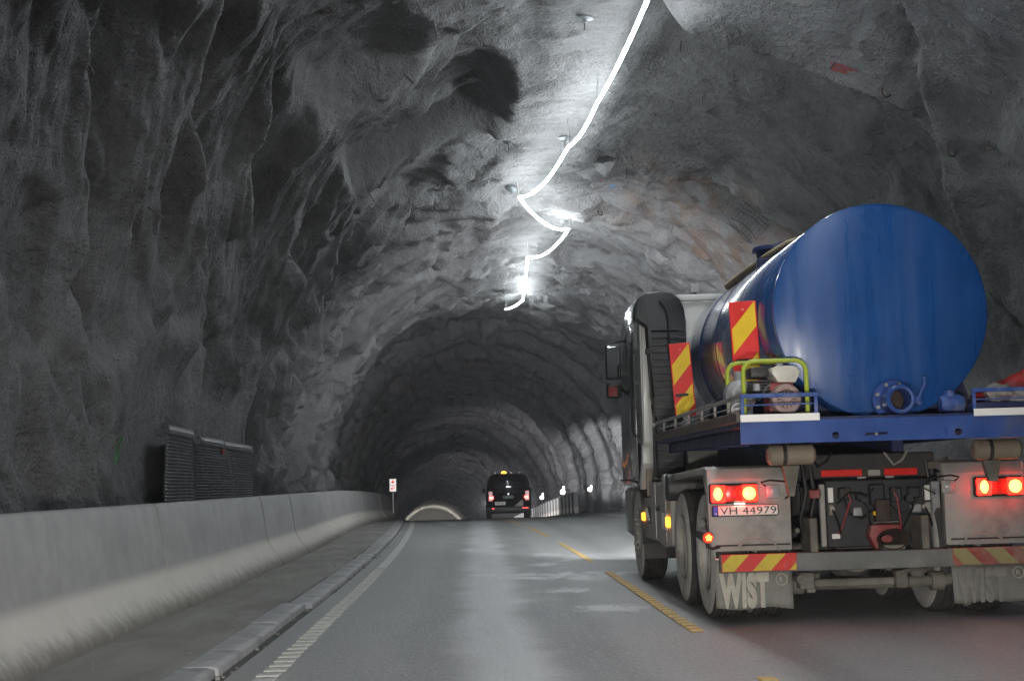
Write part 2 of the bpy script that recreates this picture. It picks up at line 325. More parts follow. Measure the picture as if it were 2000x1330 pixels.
M_plate_lamp = glow('plate_lamp_lit', (1.0, 0.80, 0.55), 10.0, (0.8, 0.8, 0.8))

# ------------------------------------------------------------------ mesh builder
class MB:
    def __init__(self): self.bm = bmesh.new(); self.mi = 0
    def _tag(self, faces):
        for f in faces: f.material_index = self.mi
    def box(self, lo, hi, bev=0.0, rot=None, seg=1):
        lo = Vector(lo); hi = Vector(hi); c = (lo + hi) / 2; s = hi - lo
        r = bmesh.ops.create_cube(self.bm, size=1.0)
        vs = r['verts']
        for v in vs: v.co = Vector((v.co.x * s.x, v.co.y * s.y, v.co.z * s.z))
        fs = {f for v in vs for f in v.link_faces}
        self._tag(fs)
        if bev > 0:
            es = list({e for v in vs for e in v.link_edges})
            rr = bmesh.ops.bevel(self.bm, geom=es, offset=bev, segments=seg, affect='EDGES', profile=0.5)
            vs = list(set(rr['verts']) | {v for v in vs if v.is_valid}); vs = list({v for f in rr['faces'] for v in f.verts} | {v for v in vs if v.is_valid})
            self._tag({f for v in vs for f in v.link_faces})
        M = rot.to_4x4() if rot else Matrix.Identity(4)
        for v in vs: v.co = c + (M @ v.co)
        return self
    def ring_sweep(self, rings, close=False, cap=True):
        vr = [[self.bm.verts.new(p) for p in ring] for ring in rings]
        n = len(vr[0]); fs = []
        for a in range(len(vr) - (0 if close else 1)):
            A, B = vr[a], vr[(a + 1) % len(vr)]
            for i in range(n):
                try: fs.append(self.bm.faces.new((A[i], A[(i + 1) % n], B[(i + 1) % n], B[i])))
                except ValueError: pass
        if cap and not close:
            fs.append(self.bm.faces.new(vr[0][::-1])); fs.append(self.bm.faces.new(vr[-1]))
        self._tag(fs); return self
    def cyl(self, p0, p1, r0, r1=None, n=16, cap=True):
        p0, p1 = Vector(p0), Vector(p1); r1 = r0 if r1 is None else r1
        q = (p1 - p0).to_track_quat('Z', 'Y'); rings = []
        for p, r in ((p0, r0), (p1, r1)):
            rings.append([p + q @ Vector((r * math.cos(2 * math.pi * i / n), r * math.sin(2 * math.pi * i / n), 0)) for i in range(n)])
        return self.ring_sweep(rings, cap=cap)
    def tube(self, pts, r, n=8, close=False, rs=None):
        pts = [Vector(p) for p in pts]; rings = []; up = None
        for i, p in enumerate(pts):
            a = pts[i - 1] if i > 0 else (pts[-1] if close else p); b_ = pts[(i + 1) % len(pts)] if (i < len(pts) - 1 or close) else p
            d = (b_ - a).normalized()
            if up is None: up = Vector((0, 0, 1)) if abs(d.z) < 0.9 else Vector((1, 0, 0))
            x = d.cross(up).normalized(); up = x.cross(d).normalized()
            rr = rs[i] if rs else r
            rings.append([p + (x * math.cos(2 * math.pi * k / n) + up * math.sin(2 * math.pi * k / n)) * rr for k in range(n)])
        return self.ring_sweep(rings, close=close)
    def lathe(self, prof, origin, axis='X', n=32, a0=0.0, close_prof=False):
        o = Vector(origin); rings = []
        for k in range(n):
            a = 2 * math.pi * k / n + a0; ca, sa = math.cos(a), math.sin(a)
            ring = []
            for r, h in prof:
                if axis == 'X': p = (h, r * ca, r * sa)
                elif axis == 'Y': p = (r * ca, h, r * sa)
                else: p = (r * ca, r * sa, h)
                ring.append(self.bm.verts.new(o + Vector(p)))
            rings.append(ring)
        fs = []; m = len(prof)
        for k in range(n):
            A, B = rings[k], rings[(k + 1) % n]
            for i in range(m if close_prof else m - 1):
                j = (i + 1) % m
                if (A[i].co - B[i].co).length < 1e-6 and (A[j].co - B[j].co).length < 1e-6: continue
                try: fs.append(self.bm.faces.new((A[i], A[j], B[j], B[i])))
                except ValueError: pass
        self._tag(fs); return self
    def prism(self, poly, axis, a, b, bev=0.0):
        """poly: 2-D outline; axis 'X' -> (y,z), 'Y' -> (x,z), 'Z' -> (x,y)"""
        def P(u, v, w):
            return {'X': (w, u, v), 'Y': (u, w, v), 'Z': (u, v, w)}[axis]
        A = [self.bm.verts.new(P(u, v, a)) for u, v in poly]; B = [self.bm.verts.new(P(u, v, b)) for u, v in poly]
        fs = [self.bm.faces.new(A), self.bm.faces.new(B[::-1])]
        n = len(poly)
        for i in range(n): fs.append(self.bm.faces.new((A[i], B[i], B[(i + 1) % n], A[(i + 1) % n])))
        self._tag(fs)
        if bev > 0:
            es = list({e for f in fs for e in f.edges})
            rr = bmesh.ops.bevel(self.bm, geom=es, offset=bev, segments=2, affect='EDGES', profile=0.5)
            self._tag({f for v in rr['verts'] for f in v.link_faces})
        return self
    def face(self, pts):
        f = self.bm.faces.new([self.bm.verts.new(p) for p in pts]); f.material_index = self.mi; return self
    def plate(self, outline, holes, y0, y1):
        """upright plate in x,z with real holes, from y0 (front) to y1"""
        loops = [outline] + holes; flat = [p for l in loops for p in l]
        tris = tessellate_polygon([[Vector((p[0], p[1], 0)) for p in l] for l in loops])
        F = [self.bm.verts.new((p[0], y0, p[1])) for p in flat]; K = [self.bm.verts.new((p[0], y1, p[1])) for p in flat]
        fs = []
        for t in tris:
            fs.append(self.bm.faces.new([F[i] for i in t])); fs.append(self.bm.faces.new([K[i] for i in t][::-1]))
        o = 0
        for l in loops:
            n = len(l)
            for i in range(n): fs.append(self.bm.faces.new((F[o + i], K[o + i], K[o + (i + 1) % n], F[o + (i + 1) % n])))
            o += n
        self._tag(fs); return self

WORLD_O = {}
def obj(name, mb, mats, parent=None, angle=35, origin=None):
    bm = mb.bm; bmesh.ops.recalc_face_normals(bm, faces=bm.faces)
    if origin is None:
        xs = [v.co for v in bm.verts]
        lo = Vector((min(v.x for v in xs), min(v.y for v in xs), min(v.z for v in xs))); hi = Vector((max(v.x for v in xs), max(v.y for v in xs), max(v.z for v in xs)))
        origin = Vector(((lo.x + hi.x) / 2, (lo.y + hi.y) / 2, lo.z))
    origin = Vector(origin)
    bmesh.ops.translate(bm, verts=bm.verts, vec=-origin)
    me = D.meshes.new(name); bm.to_mesh(me); bm.free()
    for m in (mats if isinstance(mats, (list, tuple)) else [mats]): me.materials.append(m)
    me.polygons.foreach_set('use_smooth', [True] * len(me.polygons))
    me.set_sharp_from_angle(angle=rad(angle))
    o = D.objects.new(name, me); COL.objects.link(o)
    WORLD_O[o] = origin.copy()
    if parent: o.parent = parent; o.location = origin - WORLD_O[parent]
    else: o.location = origin
    return o
def tag(o, label=None, cat=None, group=None, kind=None):
    if label: o['label'] = label
    if cat: o['category'] = cat
    if group: o['group'] = group
    if kind: o['kind'] = kind
    return o
def thing(name, loc, label, cat, group=None):
    o = D.objects.new(name, None); COL.objects.link(o); o.location = loc; o.empty_display_size = 0.2
    WORLD_O[o] = Vector(loc); return tag(o, label, cat, group)
def dup(o, parent=None):
    c = o.copy(); COL.objects.link(c)
    if parent: c.parent = parent
    for ch in list(o.children): dup(ch, c)
    return c
def text_mesh(body, size, depth, mat, name, parent, origin, width=None, shear=0.0, spacing=1.0, offset=0.0, rotz=0.0):
    """flat lettering standing upright, read from -Y; origin = left end of the base line"""
    cu = D.curves.new(name, 'FONT'); cu.body = body; cu.size = size; cu.extrude = depth; cu.shear = shear; cu.space_character = spacing; cu.offset = offset
    tmp = D.objects.new('tmp', cu); COL.objects.link(tmp)
    dg = bpy.context.evaluated_depsgraph_get(); me = D.meshes.new_from_object(tmp.evaluated_get(dg))
    D.objects.remove(tmp); D.curves.remove(cu)
    xs = [v.co.x for v in me.vertices]; s = (width / (max(xs) - min(xs))) if width else 1.0; x0 = min(xs)
    me.transform(Matrix.Rotation(rotz, 4, 'Z') @ Matrix.Rotation(rad(90), 4, 'X') @ Matrix.Scale(s, 4, (1, 0, 0)) @ Matrix.Translation((-x0, 0, 0)))
    me.name = name; me.materials.clear(); me.materials.append(mat)
    o = D.objects.new(name, me); COL.objects.link(o); o.parent = parent; o.location = Vector(origin) - WORLD_O[parent]
    WORLD_O[o] = Vector(origin); return o

# ------------------------------------------------------------------ numpy noise
_rng = np.random.default_rng(11)
_perm = _rng.permutation(256); _perm = np.concatenate([_perm, _perm, _perm])
_grad = _rng.normal(size=(256, 3)); _grad /= np.linalg.norm(_grad, axis=1)[:, None]
def perlin(x, y, z=0.0):
    x, y, z = np.broadcast_arrays(np.asarray(x, float), np.asarray(y, float), np.asarray(z, float))
    xi, yi, zi = np.floor(x).astype(int), np.floor(y).astype(int), np.floor(z).astype(int)
    xf, yf, zf = x - xi, y - yi, z - zi
    u, v, w = (t * t * t * (t * (t * 6 - 15) + 10) for t in (xf, yf, zf))
    def gr(i, j, k):
        h = _perm[_perm[_perm[(xi + i) & 255] + ((yi + j) & 255)] + ((zi + k) & 255)]
        gg = _grad[h]; return gg[..., 0] * (xf - i) + gg[..., 1] * (yf - j) + gg[..., 2] * (zf - k)
    def lp(a, b, t): return a + (b - a) * t
    a = lp(lp(gr(0, 0, 0), gr(1, 0, 0), u), lp(gr(0, 1, 0), gr(1, 1, 0), u), v)
    if np.all(zf == 0): return a * 1.5
    b = lp(lp(gr(0, 0, 1), gr(1, 0, 1), u), lp(gr(0, 1, 1), gr(1, 1, 1), u), v)
    return lp(a, b, w) * 1.5
def fbm(x, y, o, rough=0.5, seed=0.0):
    s = 0; a = 1.0
    for i in range(o):
        s = s + a * perlin(x + 17.3 * i + seed, y - 9.7 * i + seed); x = x * 2.03; y = y * 2.03; a *= rough
    return s
def cells(x, y, seed=0, blend=6.0):
    """faceted blasted-rock relief: each cell is a tilted plane, planes meet in rounded ridges"""
    xi, yi = np.floor(x).astype(int), np.floor(y).astype(int)
    num = np.zeros_like(x); den = np.zeros_like(x)
    for i in (-1, 0, 1):
        for j in (-1, 0, 1):
            h = _perm[_perm[(xi + i + seed) & 255] + ((yi + j) & 255)]
            px = xi + i + 0.5 + 0.9 * (_grad[h][..., 0] * 0.5); py = yi + j + 0.5 + 0.9 * (_grad[h][..., 1] * 0.5)
            h2 = _perm[(h + 91) & 255]; G = _grad[h2]
            dx, dy = x - px, y - py; d2 = dx * dx + dy * dy
            val = 0.75 * G[..., 2] + 0.9 * (G[..., 0] * dx + G[..., 1] * dy)
            w = np.exp(-blend * d2); num += w * val; den += w
    return num / den
def sstep(x): x = np.clip(x, 0, 1); return x * x * (3 - 2 * x)
def win(t, a, b, s): return sstep((t - a) / s + 0.5) * sstep((b - t) / s + 0.5)

# ------------------------------------------------------------------ the tunnel rock
TC, TZ, TR = 1.63, 1.3, 5.5
rounds = [52.0]
while rounds[-1] < 262: rounds.append(rounds[-1] + 3.6 + 1.4 * random.random())
def disp(y, tdeg):
    """how far the sprayed rock lies outside the drawn profile; y along the road, tdeg from the crown (+ = right)"""
    u = TR * np.radians(tdeg)
    skew = np.where(tdeg < -38, np.where(tdeg > -64, 1.7 * (u + 3.65), 1.7 * (-6.14 + 3.65) + 0.55 * (u + 6.14)), 0)
    near = sstep((34 - y) / 10)
    w = y + skew * near + 0.35 * perlin(y / 2.1, u / 2.6, 3.3)
    uu = u + 0.35 * perlin(y / 1.7, u / 2.2, 8.1)
    left = win(tdeg, -180, 2, 14); calm = 1 - 0.62 * win(tdeg, 6, 70, 14) * win(y, 16.5, 26, 3.0)
    calm = calm * (1 - 0.35 * win(tdeg, 4, 120, 10) * sstep((18 - y) / 2))
    far = win(y, 50, 400, 4)
    d = 0.20 * perlin(w / 3.4, uu / 5.0, 1.5) + 0.09 * perlin(w / 1.5, uu / 2.6, 5.5)
    rough_zone = win(y, 24.5, 58, 5) * (0.55 + 0.45 * left)
    patch = 0.45 + 0.75 * sstep(0.5 + 0.9 * perlin(y / 2.7, u / 2.3, 6.6))      # sprayed smooth in places, broken in others
    d = d + calm * (0.21 + 0.08 * rough_zone - 0.09 * far) * cells(w / 1.8, uu / 2.4, 3, 22.0)
    d = d + calm * patch * (0.10 + 0.08 * rough_zone + 0.05 * far) * cells(w / 0.85 + 0.3 * perlin(w, uu, 2.2), uu / 1.05 + 0.3 * perlin(uu, w, 4.2), 17, 24.0)
    d = d + calm * patch * (0.042 + 0.04 * rough_zone + 0.05 * far) * cells(w / 0.40 + 0.3 * perlin(y * 2, u * 2, 1.2), uu / 0.46, 41, 26.0)
    d = d + (0.4 + 0.6 * calm) * (0.036 + 0.012 * rough_zone) * fbm(w / 0.42, uu / 0.55, 4, 0.6, 4.0)
    rdg = np.abs(perlin(w / 1.4, uu / 3.2, 9.9)); d = d + calm * 0.09 * np.exp(-rdg * 26) * sstep(0.5 + perlin(y / 2, u / 2, 7.7))   # open cracks
    # raw broken rock low on the left at 33-45 m
    raw = win(tdeg, -100, -58, 12) * win(y, 31, 45, 3); d = d + raw * 0.16 * cells(y / 0.5, u / 0.42, 77, 14.0)
    hung = win(tdeg, -104, -74, 10) * win(y, 16.8, 27, 1.5); d = d * (1 - 0.8 * hung) + 0.13 * hung
    # keep the crown free where the light rope hangs
    crown = win(tdeg, -9, 9, 5) * win(y, -40, 50, 2); d = d * (1 - 0.5 * crown) + (0.03 + 0.22 * win(y, -40, 20.8, 1.2)) * crown
    def ledge(ty, amp, decay, wid, t0, t1, ts=6.0, jag=0.25):
        ts_, ys_ = zip(*sorted(ty)); yc = np.interp(tdeg, ts_, ys_) + jag * perlin(u / 1.1, 0.5, 4.4) + jag * 0.4 * perlin(u / 0.35, 0.5, 6.4)
        q = (y - yc); a = amp * win(tdeg, t0, t1, ts)
        pre = -0.28 * a * np.exp(np.minimum(q, 0) / 0.7) * (q < 0)
        return pre * 1.0 + (q >= 0) * a * (sstep(q / wid) * 1.28 - 0.28) * np.exp(-np.maximum(q - wid, 0) / decay)
    d = d + ledge([(5, 17.5), (21, 17.7), (32, 17.6), (41, 17.1), (54, 17.6), (70, 18.2)], 1.2, 5.0, 0.22, 9, 84, 9.0)      # right dome
    d = d + ledge([(30, 14.8), (39, 16.3), (46, 17.0)], 0.16, 0.5, 0.25, 26, 50, 5.0)                                         # crack running into it
    d = d + ledge([(8, 25.8), (25, 26.5), (36, 26.2), (60, 26.4)], 0.34, 1.1, 0.2, 10, 66, 6.0, 0.5)
    d = d + ledge([(8, 29.8), (25, 30.5), (36, 31.2), (60, 31.4)], 0.22, 1.4, 0.2, 12, 70, 6.0, 0.5)
    d = d + ledge([(-38, 15.0), (-53, 18.7), (-63, 19.3), (-72, 20.7), (-80, 20.9), (-110, 21.2)], 0.60, 1.5, 0.55, -108, -42, 6.0)
    d = d + ledge([(-44, 9.2), (-52, 10.5), (-63, 12.6), (-68, 13.3), (-85, 14.4), (-110, 15)], 0.42, 1.3, 1.0, -108, -46, 6.0)
    d = d + ledge([(-40, 11.6), (-47, 13.1), (-55, 15.3), (-61, 17.1), (-80, 18)], 0.34, 1.0, 0.9, -70, -42, 5.0)
    d = d + ledge([(-44, 21.5), (-55, 23.5), (-65, 25.5), (-90, 26.5)], 0.45, 1.3, 0.6, -108, -46, 6.0)
    d = d + ledge([(-40, 25.5), (-55, 28.5), (-70, 30.5), (-90, 31.0)], 0.45, 1.4, 0.5, -108, -44, 6.0)
    d = d + ledge([(-67, 45.5), (-58, 44.2), (-47, 43.6), (-33, 44.8), (-4.5, 48.4), (20, 48.8), (35, 46.5), (60, 45)], 0.50, 9.0, 0.4, -130, 130, 8.0, 1.0)
    # deep overbreak pocket left of the rope
    yD = np.interp(tdeg, [-45, -38, -23, -9, 0], [23.2, 23.5, 24.2, 24.5, 23.5]) + 0.2 * perlin(u / 0.9, 0.5, 2.7)
    pocket = win(tdeg, -36.5, -11, 5.5) * sstep((y - 19.4) / 1.9) * sstep((yD - y) / 0.45)
    d = d + 0.75 * pocket
    pocket2 = win(tdeg, -38, -24, 6) * sstep((y - 15.6) / 1.2) * sstep((18.6 - y) / 0.5); d = d + 0.35 * pocket2
    pocket3 = win(tdeg, -20, -7, 6) * sstep((y - 17.4) / 1.0) * sstep((20.6 - y) / 0.6); d = d + 0.22 * pocket3
    # blasting rounds: each opens out, then steps in again
    for a, b in zip(rounds[:-1], rounds[1:]):
        m = (y >= a - 0.9) & (y < b + 0.9)
        if not np.any(m): continue
        jit = 0.55 * perlin(u / 3.2, a * 0.37, 1.1) + 0.35 * perlin(u / 0.8, a * 0.37, 3.1) + 0.14 * perlin(u / 0.3, a * 0.37, 5.1)
        aa = a + jit; q = (y - aa) / (b - a)
        amp = 0.85 + 0.32 * perlin(u / 2.5, a * 0.91, 2.0)
        d = d + np.where((q >= 0) & (q < 1), amp * np.clip(q / 0.9, 0, 1) ** 1.3 * (1 - sstep((q - 0.91) / 0.09)), 0)
    lin = sstep((y - 228) / 1.5); d = d * (1 - 0.6 * lin)
    return d
def S(y, tdeg, inset=0.0):
    """point on the rock surface"""
    y = np.asarray(y, float); tdeg = np.asarray(tdeg, float)
    r = TR + disp(y, tdeg) - inset; a = np.radians(tdeg)
    return np.stack([TC + shift(y) + r * np.sin(a), y + 0 * a, TZ + zr(y) + r * np.cos(a)], -1)
def S1(y, t, inset=0.0): return Vector(S(np.array([float(y)]), np.array([float(t)]), inset)[0])

def grid_mesh(name, P, mat, parent=None, attrs=None, closed_ends=False):
    R, C, _ = P.shape
    idx = np.arange(R * C).reshape(R, C)
    q = np.stack([idx[:-1, :-1], idx[:-1, 1:], idx[1:, 1:], idx[1:, :-1]], -1).reshape(-1, 4)
    me = D.meshes.new(name); me.vertices.add(R * C); me.vertices.foreach_set('co', P.reshape(-1).astype(np.float32))
    me.loops.add(q.size); me.loops.foreach_set('vertex_index', q.reshape(-1).astype(np.int32))
    me.polygons.add(len(q)); me.polygons.foreach_set('loop_start', np.arange(0, q.size, 4, dtype=np.int32))
    me.polygons.foreach_set('use_smooth', np.ones(len(q), dtype=bool))
    me.update(calc_edges=True); me.validate()
    for k, v in (attrs or {}).items():
        at = me.attributes.new(k, 'FLOAT', 'POINT'); at.data.foreach_set('value', v.reshape(-1).astype(np.float32))
    me.materials.append(mat)
    o = D.objects.new(name, me); COL.objects.link(o); WORLD_O[o] = Vector((0, 0, 0))
    if parent: o.parent = parent
    return o

def yrow():
    ys = list(np.arange(-26, 1.5, 0.5))
    y = 1.5
    while y < 266:
        ys.append(y)
        y += 0.045 if y < 28 else (0.06 if y < 50 else (0.13 if y < 110 else 0.42))
    return np.array(ys)
ys = yrow(); ts = np.linspace(-113, 113, 372)
YY, TT = np.meshgrid(ys, ts, indexing='ij')
# the near left of the grid runs along the slanting folds of the rock
UU = TR * np.radians(TT)
SK = -np.where(TT < -38, np.where(TT > -64, 1.7 * (UU + 3.65), 1.7 * (-6.14 + 3.65) + 0.55 * (UU + 6.14)), 0)
YY = YY + SK * sstep((42 - YY) / 28) * sstep((YY + 24) / 20)
P = S(YY, TT)
# close both ends of the bore with rock
for row, yend in ((0, -26.0), (-1, 266.0)):
    pass
rust = win(YY, 25.5, 31.5, 2.0) * win(TT, 14, 62, 10)
lining = sstep((YY - 228) / 1.0)
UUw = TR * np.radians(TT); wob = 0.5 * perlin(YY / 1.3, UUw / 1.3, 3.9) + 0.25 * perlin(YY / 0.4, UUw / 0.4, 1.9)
shade_damp = win(YY + wob, 17.55, 25.6, 0.9) * win(TT + 3 * wob, 11, 78, 5)                        # shade of the right dome, put into the rock colour
shade_damp = np.maximum(shade_damp, win(YY + 0.7 * wob, 18.9, 24.2, 1.0) * win(TT + 3 * wob, -37.5, -13, 3))   # painted shade inside the deep hollow
shade_damp = np.maximum(shade_damp, 0.9 * win(YY + wob, 13.6, 17.0, 1.6) * win(TT + 3 * wob, -44, -31, 5))  # a further darker patch on the left vault
shade_damp = np.maximum(shade_damp, 0.45 * sstep((perlin(YY / 2.3 + 5, UUw / 1.6, 2.4) - 0.22) / 0.22) * win(YY, 0, 50, 3))  # scattered damp patches
def cap_rows(P, row):
    c = P[row].mean(0); out = []
    for s in (0.66, 0.33, 0.0): out.append(c + (P[row] - c) * s)
    return np.array(out)
c0 = cap_rows(P, 0)[::-1]; c1 = cap_rows(P, -1)
Pall = np.concatenate([c0, P, c1]); z3 = np.zeros((3, P.shape[1]))
tunnel = grid_mesh('tunnel_rock', Pall, M_rock, None, {'rust': np.concatenate([z3, rust, z3]), 'lining': np.concatenate([z3, lining, z3 + 1]), 'shade_damp': np.concatenate([z3, shade_damp, z3])})
tag(tunnel, 'grey sprayed rock walls and vault of the road tunnel', kind='structure')

# ------------------------------------------------------------------ ground, road, kerb, markings
gy = np.concatenate([np.arange(-25, 8, 1.0), np.arange(8, 60, 0.25), np.arange(60, 110, 0.5), np.arange(110, 266, 2.0)])
def strip(name, x0, x1, dz, mat, nx, kind='structure', rel=0.0, parent=None, y0=-25, y1=265, zf=None):
    yy = gy[(gy >= y0) & (gy <= y1)]; xs = np.linspace(x0, x1, nx)
    A, B = np.meshgrid(yy, xs, indexing='ij')
    Z = zr(A) + dz + (rel * fbm(A / 1.1, B / 1.1, 3) if rel else 0)
    if zf is not None: Z = Z + zf(A, B)
    o = grid_mesh(name, np.stack([B + shift(A), A, Z], -1), mat, parent)
    if kind: o['kind'] = kind
    return o
ground = strip('ground', -5.2, 8.4, -0.16, M_gutter, 6); tag(ground, 'bare tunnel floor under the road')
road = strip('road', -1.56, 5.0, 0.0, M_asphalt, 40, rel=0.002); tag(road, 'worn grey asphalt road running through the tunnel')
gutter = strip('gutter', -1.66, -1.53, -0.012, M_gutter, 5, rel=0.006); tag(gutter, 'dark grimy gutter slot between kerb and asphalt')
pave = strip('pavement', -4.6, -1.84, 0.046, M_pave, 30, rel=0.006); tag(pave, 'dusty raised shoulder between kerb and concrete barrier')
pave_r = strip('pavement', 5.24, 8.2, 0.10, M_pave, 20, rel=0.006); tag(pave_r, 'raised shoulder along the right rock wall')

KL = 1.0
def kerb_stone(x_in, x_out, y0, L, dx, dz):
    mb = MB(); s = sh(y0 + L / 2); z = zz(y0 + L / 2)
    prof = [(x_in, -0.10), (x_in, 0.052 + dz), (x_in + (x_out - x_in) * 0.80, 0.049 + dz), (x_out - 0.008 * np.sign(x_out - x_in), 0.036 + dz), (x_out, -0.10)]
    mb.prism([(p[0] + s + dx, p[1] + z) for p in prof], 'Y', y0 + 0.008, y0 + L - 0.008, bev=0.006)
    return mb
random.seed(3)
kerb = D.objects.new('kerb', None); COL.objects.link(kerb); WORLD_O[kerb] = Vector((0, 0, 0)); tag(kerb, 'row of grey granite kerb stones along the left edge of the road', kind='structure')
y = 4.6
while y < 27:
    dx = random.uniform(-0.012, 0.012) + (0.0 if y < 14.4 else 0.055)
    obj('kerb_stone', kerb_stone(-1.88, -1.645, y, KL, dx, random.uniform(-0.006, 0.008)), M_kerb, kerb); y += KL
mb = MB(); 
while y < 70:
    t_ = kerb_stone(-1.88, -1.645, y, KL, random.uniform(-0.01, 0.01) + 0.05, random.uniform(-0.006, 0.006))
    me_ = D.meshes.new('tmp'); t_.bm.to_mesh(me_); t_.bm.free(); mb.bm.from_mesh(me_); D.meshes.remove(me_); y += KL
tag(obj('kerb_stone_row', mb, M_kerb, kerb), kind='stuff')
strip('right_kerb', 5.0, 5.26, 0.09, M_kerb, 4, kind=None, parent=kerb, zf=lambda A, B: np.where(B < 5.05, -0.12, 0.0)).name = 'kerb_edge'

def line_patch(name, x0, w, y0, y1, mat, parent, dz=0.006):
    n = max(2, int((y1 - y0) / 0.5)); yy = np.linspace(y0, y1, n)
    A, B = np.meshgrid(yy, np.array([x0 - w / 2, x0 + w / 2]), indexing='ij')
    return grid_mesh(name, np.stack([B + shift(A), A, zr(A) + dz], -1), mat, parent)
def ribs(x0, w, y0, y1, mat, parent, pitch=0.25, length=0.135):
    mb = MB(); mb.box((-w / 2, -length / 2, 0.0), (w / 2, length / 2, 0.011), 0.003); proto = None
    y = y0
    while y < y1:
        if proto is not None and random.random() < 0.0: y += pitch; continue
        if proto is None: proto = obj('line_rib', mb, mat, parent, origin=(0, 0, 0)); o = proto
        else: o = proto.copy(); COL.objects.link(o)
        o.location = (x0 + sh(y) + random.uniform(-0.006, 0.006), y, zz(y) + 0.002); o.rotation_euler.z = random.uniform(-0.02, 0.02); y += pitch
edge = line_patch('edge_line', -1.30, 0.13, 21.0, 140, M_white_line, road); edge['label'] = 'solid white left edge line'
ribs(-1.30, 0.14, 5.2, 20.9, M_white_line, edge)
edge_r = line_patch('edge_line', 4.60, 0.13, 3.0, 140, M_white_line, road); edge_r['label'] = 'solid white right edge line beyond the tanker'
for a, b_ in ((3.2, 8.6), (11.25, 18.6), (21.05, 27.7), (30.7, 37.0), (40.4, 46.5), (50, 56), (60, 66)):
    if b_ < 20:
        dsh = line_patch('centre_dash', 1.62, 0.10, a, b_, surf('worn_yellow_trace', (0.24, 0.19, 0.12), 0.7, var=0.3, scale=12), road, 0.0035)
        ribs(1.62, 0.10, a + 0.07, b_, M_yellow_line, dsh, 0.24, 0.14)
    else: line_patch('centre_dash', 1.62, 0.10, a, b_, M_yellow_line, road)
# small loose grit on the road by the puddle
mb = MB()
for i in range(40):
    x, y = random.uniform(-2.6, -1.9), random.uniform(8, 26)
    s = random.uniform(0.003, 0.008); mb.box((x - s, y - s, 0.047), (x + s, y + s, 0.047 + s * 1.2), rot=Matrix.Rotation(random.random() * 3, 3, 'Z'))
for i in range(45):
    x, y = random.uniform(-1.63, -1.55), random.uniform(8, 26)
    s = random.uniform(0.006, 0.016); mb.box((x - s, y - s, -0.01), (x + s, y + s, -0.01 + s * 1.3), rot=Matrix.Rotation(random.random() * 3, 3, 'Z'))
tag(obj('grit', mb, M_pave), 'loose grit lying in the gutter and on the shoulder', kind='stuff')

# ------------------------------------------------------------------ concrete barriers
def barrier_mesh(L, prof, bev=0.012, cuts=8):
    mb = MB(); rings = []
    for k in range(cuts + 1):
        yy = -L / 2 + L * k / cuts; e = 0.02 if k in (0, cuts) else 0
        rings.append([(x * (1 - e * 0.4), yy, z) for x, z in prof])
    mb.ring_sweep(rings); return mb
face_prof = [(0.37, 0.0), (0.365, 0.05), (0.30, 0.14), (0.20, 0.27), (0.165, 0.33), (0.145, 0.40), (0.10, 0.70), (0.055, 0.955), (0.03, 0.985), (0.0, 0.99)]
prof = face_prof + [(-0.14, 0.99), (-0.17, 0.97), (-0.26, 0.3), (-0.36, 0.1), (-0.36, 0.0)]
BL = 3.6
proto = obj('concrete_barrier', barrier_mesh(BL - 0.008, prof), M_barrier, angle=50, origin=(0, 0, 0))
ords = ['first', 'second', 'third', 'fourth', 'fifth', 'sixth', 'seventh', 'eighth', 'ninth', 'tenth', 'eleventh', 'twelfth', 'thirteenth', 'fourteenth', 'fifteenth', 'sixteenth', 'seventeenth', 'eighteenth', 'nineteenth']
random.seed(9)
def bsh(y): return sh(y) * (1 - 0.65 * float(sstep((y - 35) / 25)))
for k in range(16):
    y = 10.9 - BL / 2 + BL * (k - 1) + 0.0
    o = proto if k == 0 else dup(proto)
    hd = math.atan2(bsh(y + 1) - bsh(y - 1), 2); gr = math.atan2(zz(y + 1) - zz(y - 1), 2)
    o.location = (-3.10 + bsh(y) + random.uniform(-0.012, 0.012), y, zz(y) + 0.042)
    o.rotation_euler = (gr, 0, -hd)
    lab = ['pale grey concrete barrier block at the left edge of the picture, nearest to the camera' if k in (0, 1) else
           'grey concrete barrier block in the left row, %s along from the picture edge' % ords[k - 1]][0]
    if k == 0: lab = 'concrete barrier block beside the camera, just outside the left picture edge'
    if 3 <= k <= 4: lab = 'grey concrete barrier block in front of the black ribbed mat, its %s half' % ('near' if k == 3 else 'far')
    if k == 15: lab = 'last concrete barrier block of the left row, beside the emergency sign'
    tag(o, lab, 'barrier', 'concrete barriers along the left wall')
# ribbed low barrier on the right beyond the crest
mbr = MB().box((-0.06, -0.80, 0.0), (0.06, 0.80, 1.0), 0.01); mbr.box((-0.15, -0.80, 0.0), (-0.061, -0.72, 0.98), 0.01); mbr.box((-0.02, -0.6, -0.2), (0.02, 0.6, 0.0))
protor = obj('concrete_barrier', mbr, M_barrier, origin=(0, 0, 0))
for k in range(26):
    y = 68.0 + 1.62 * k; o = protor if k == 0 else dup(protor)
    o.location = (6.0 + sh(y), y, zz(y) + 0.09); o.rotation_euler.z = 0.04
    tag(o, 'ribbed concrete wall section in the low far right row past the van', 'barrier', 'ribbed wall sections in the far right row')

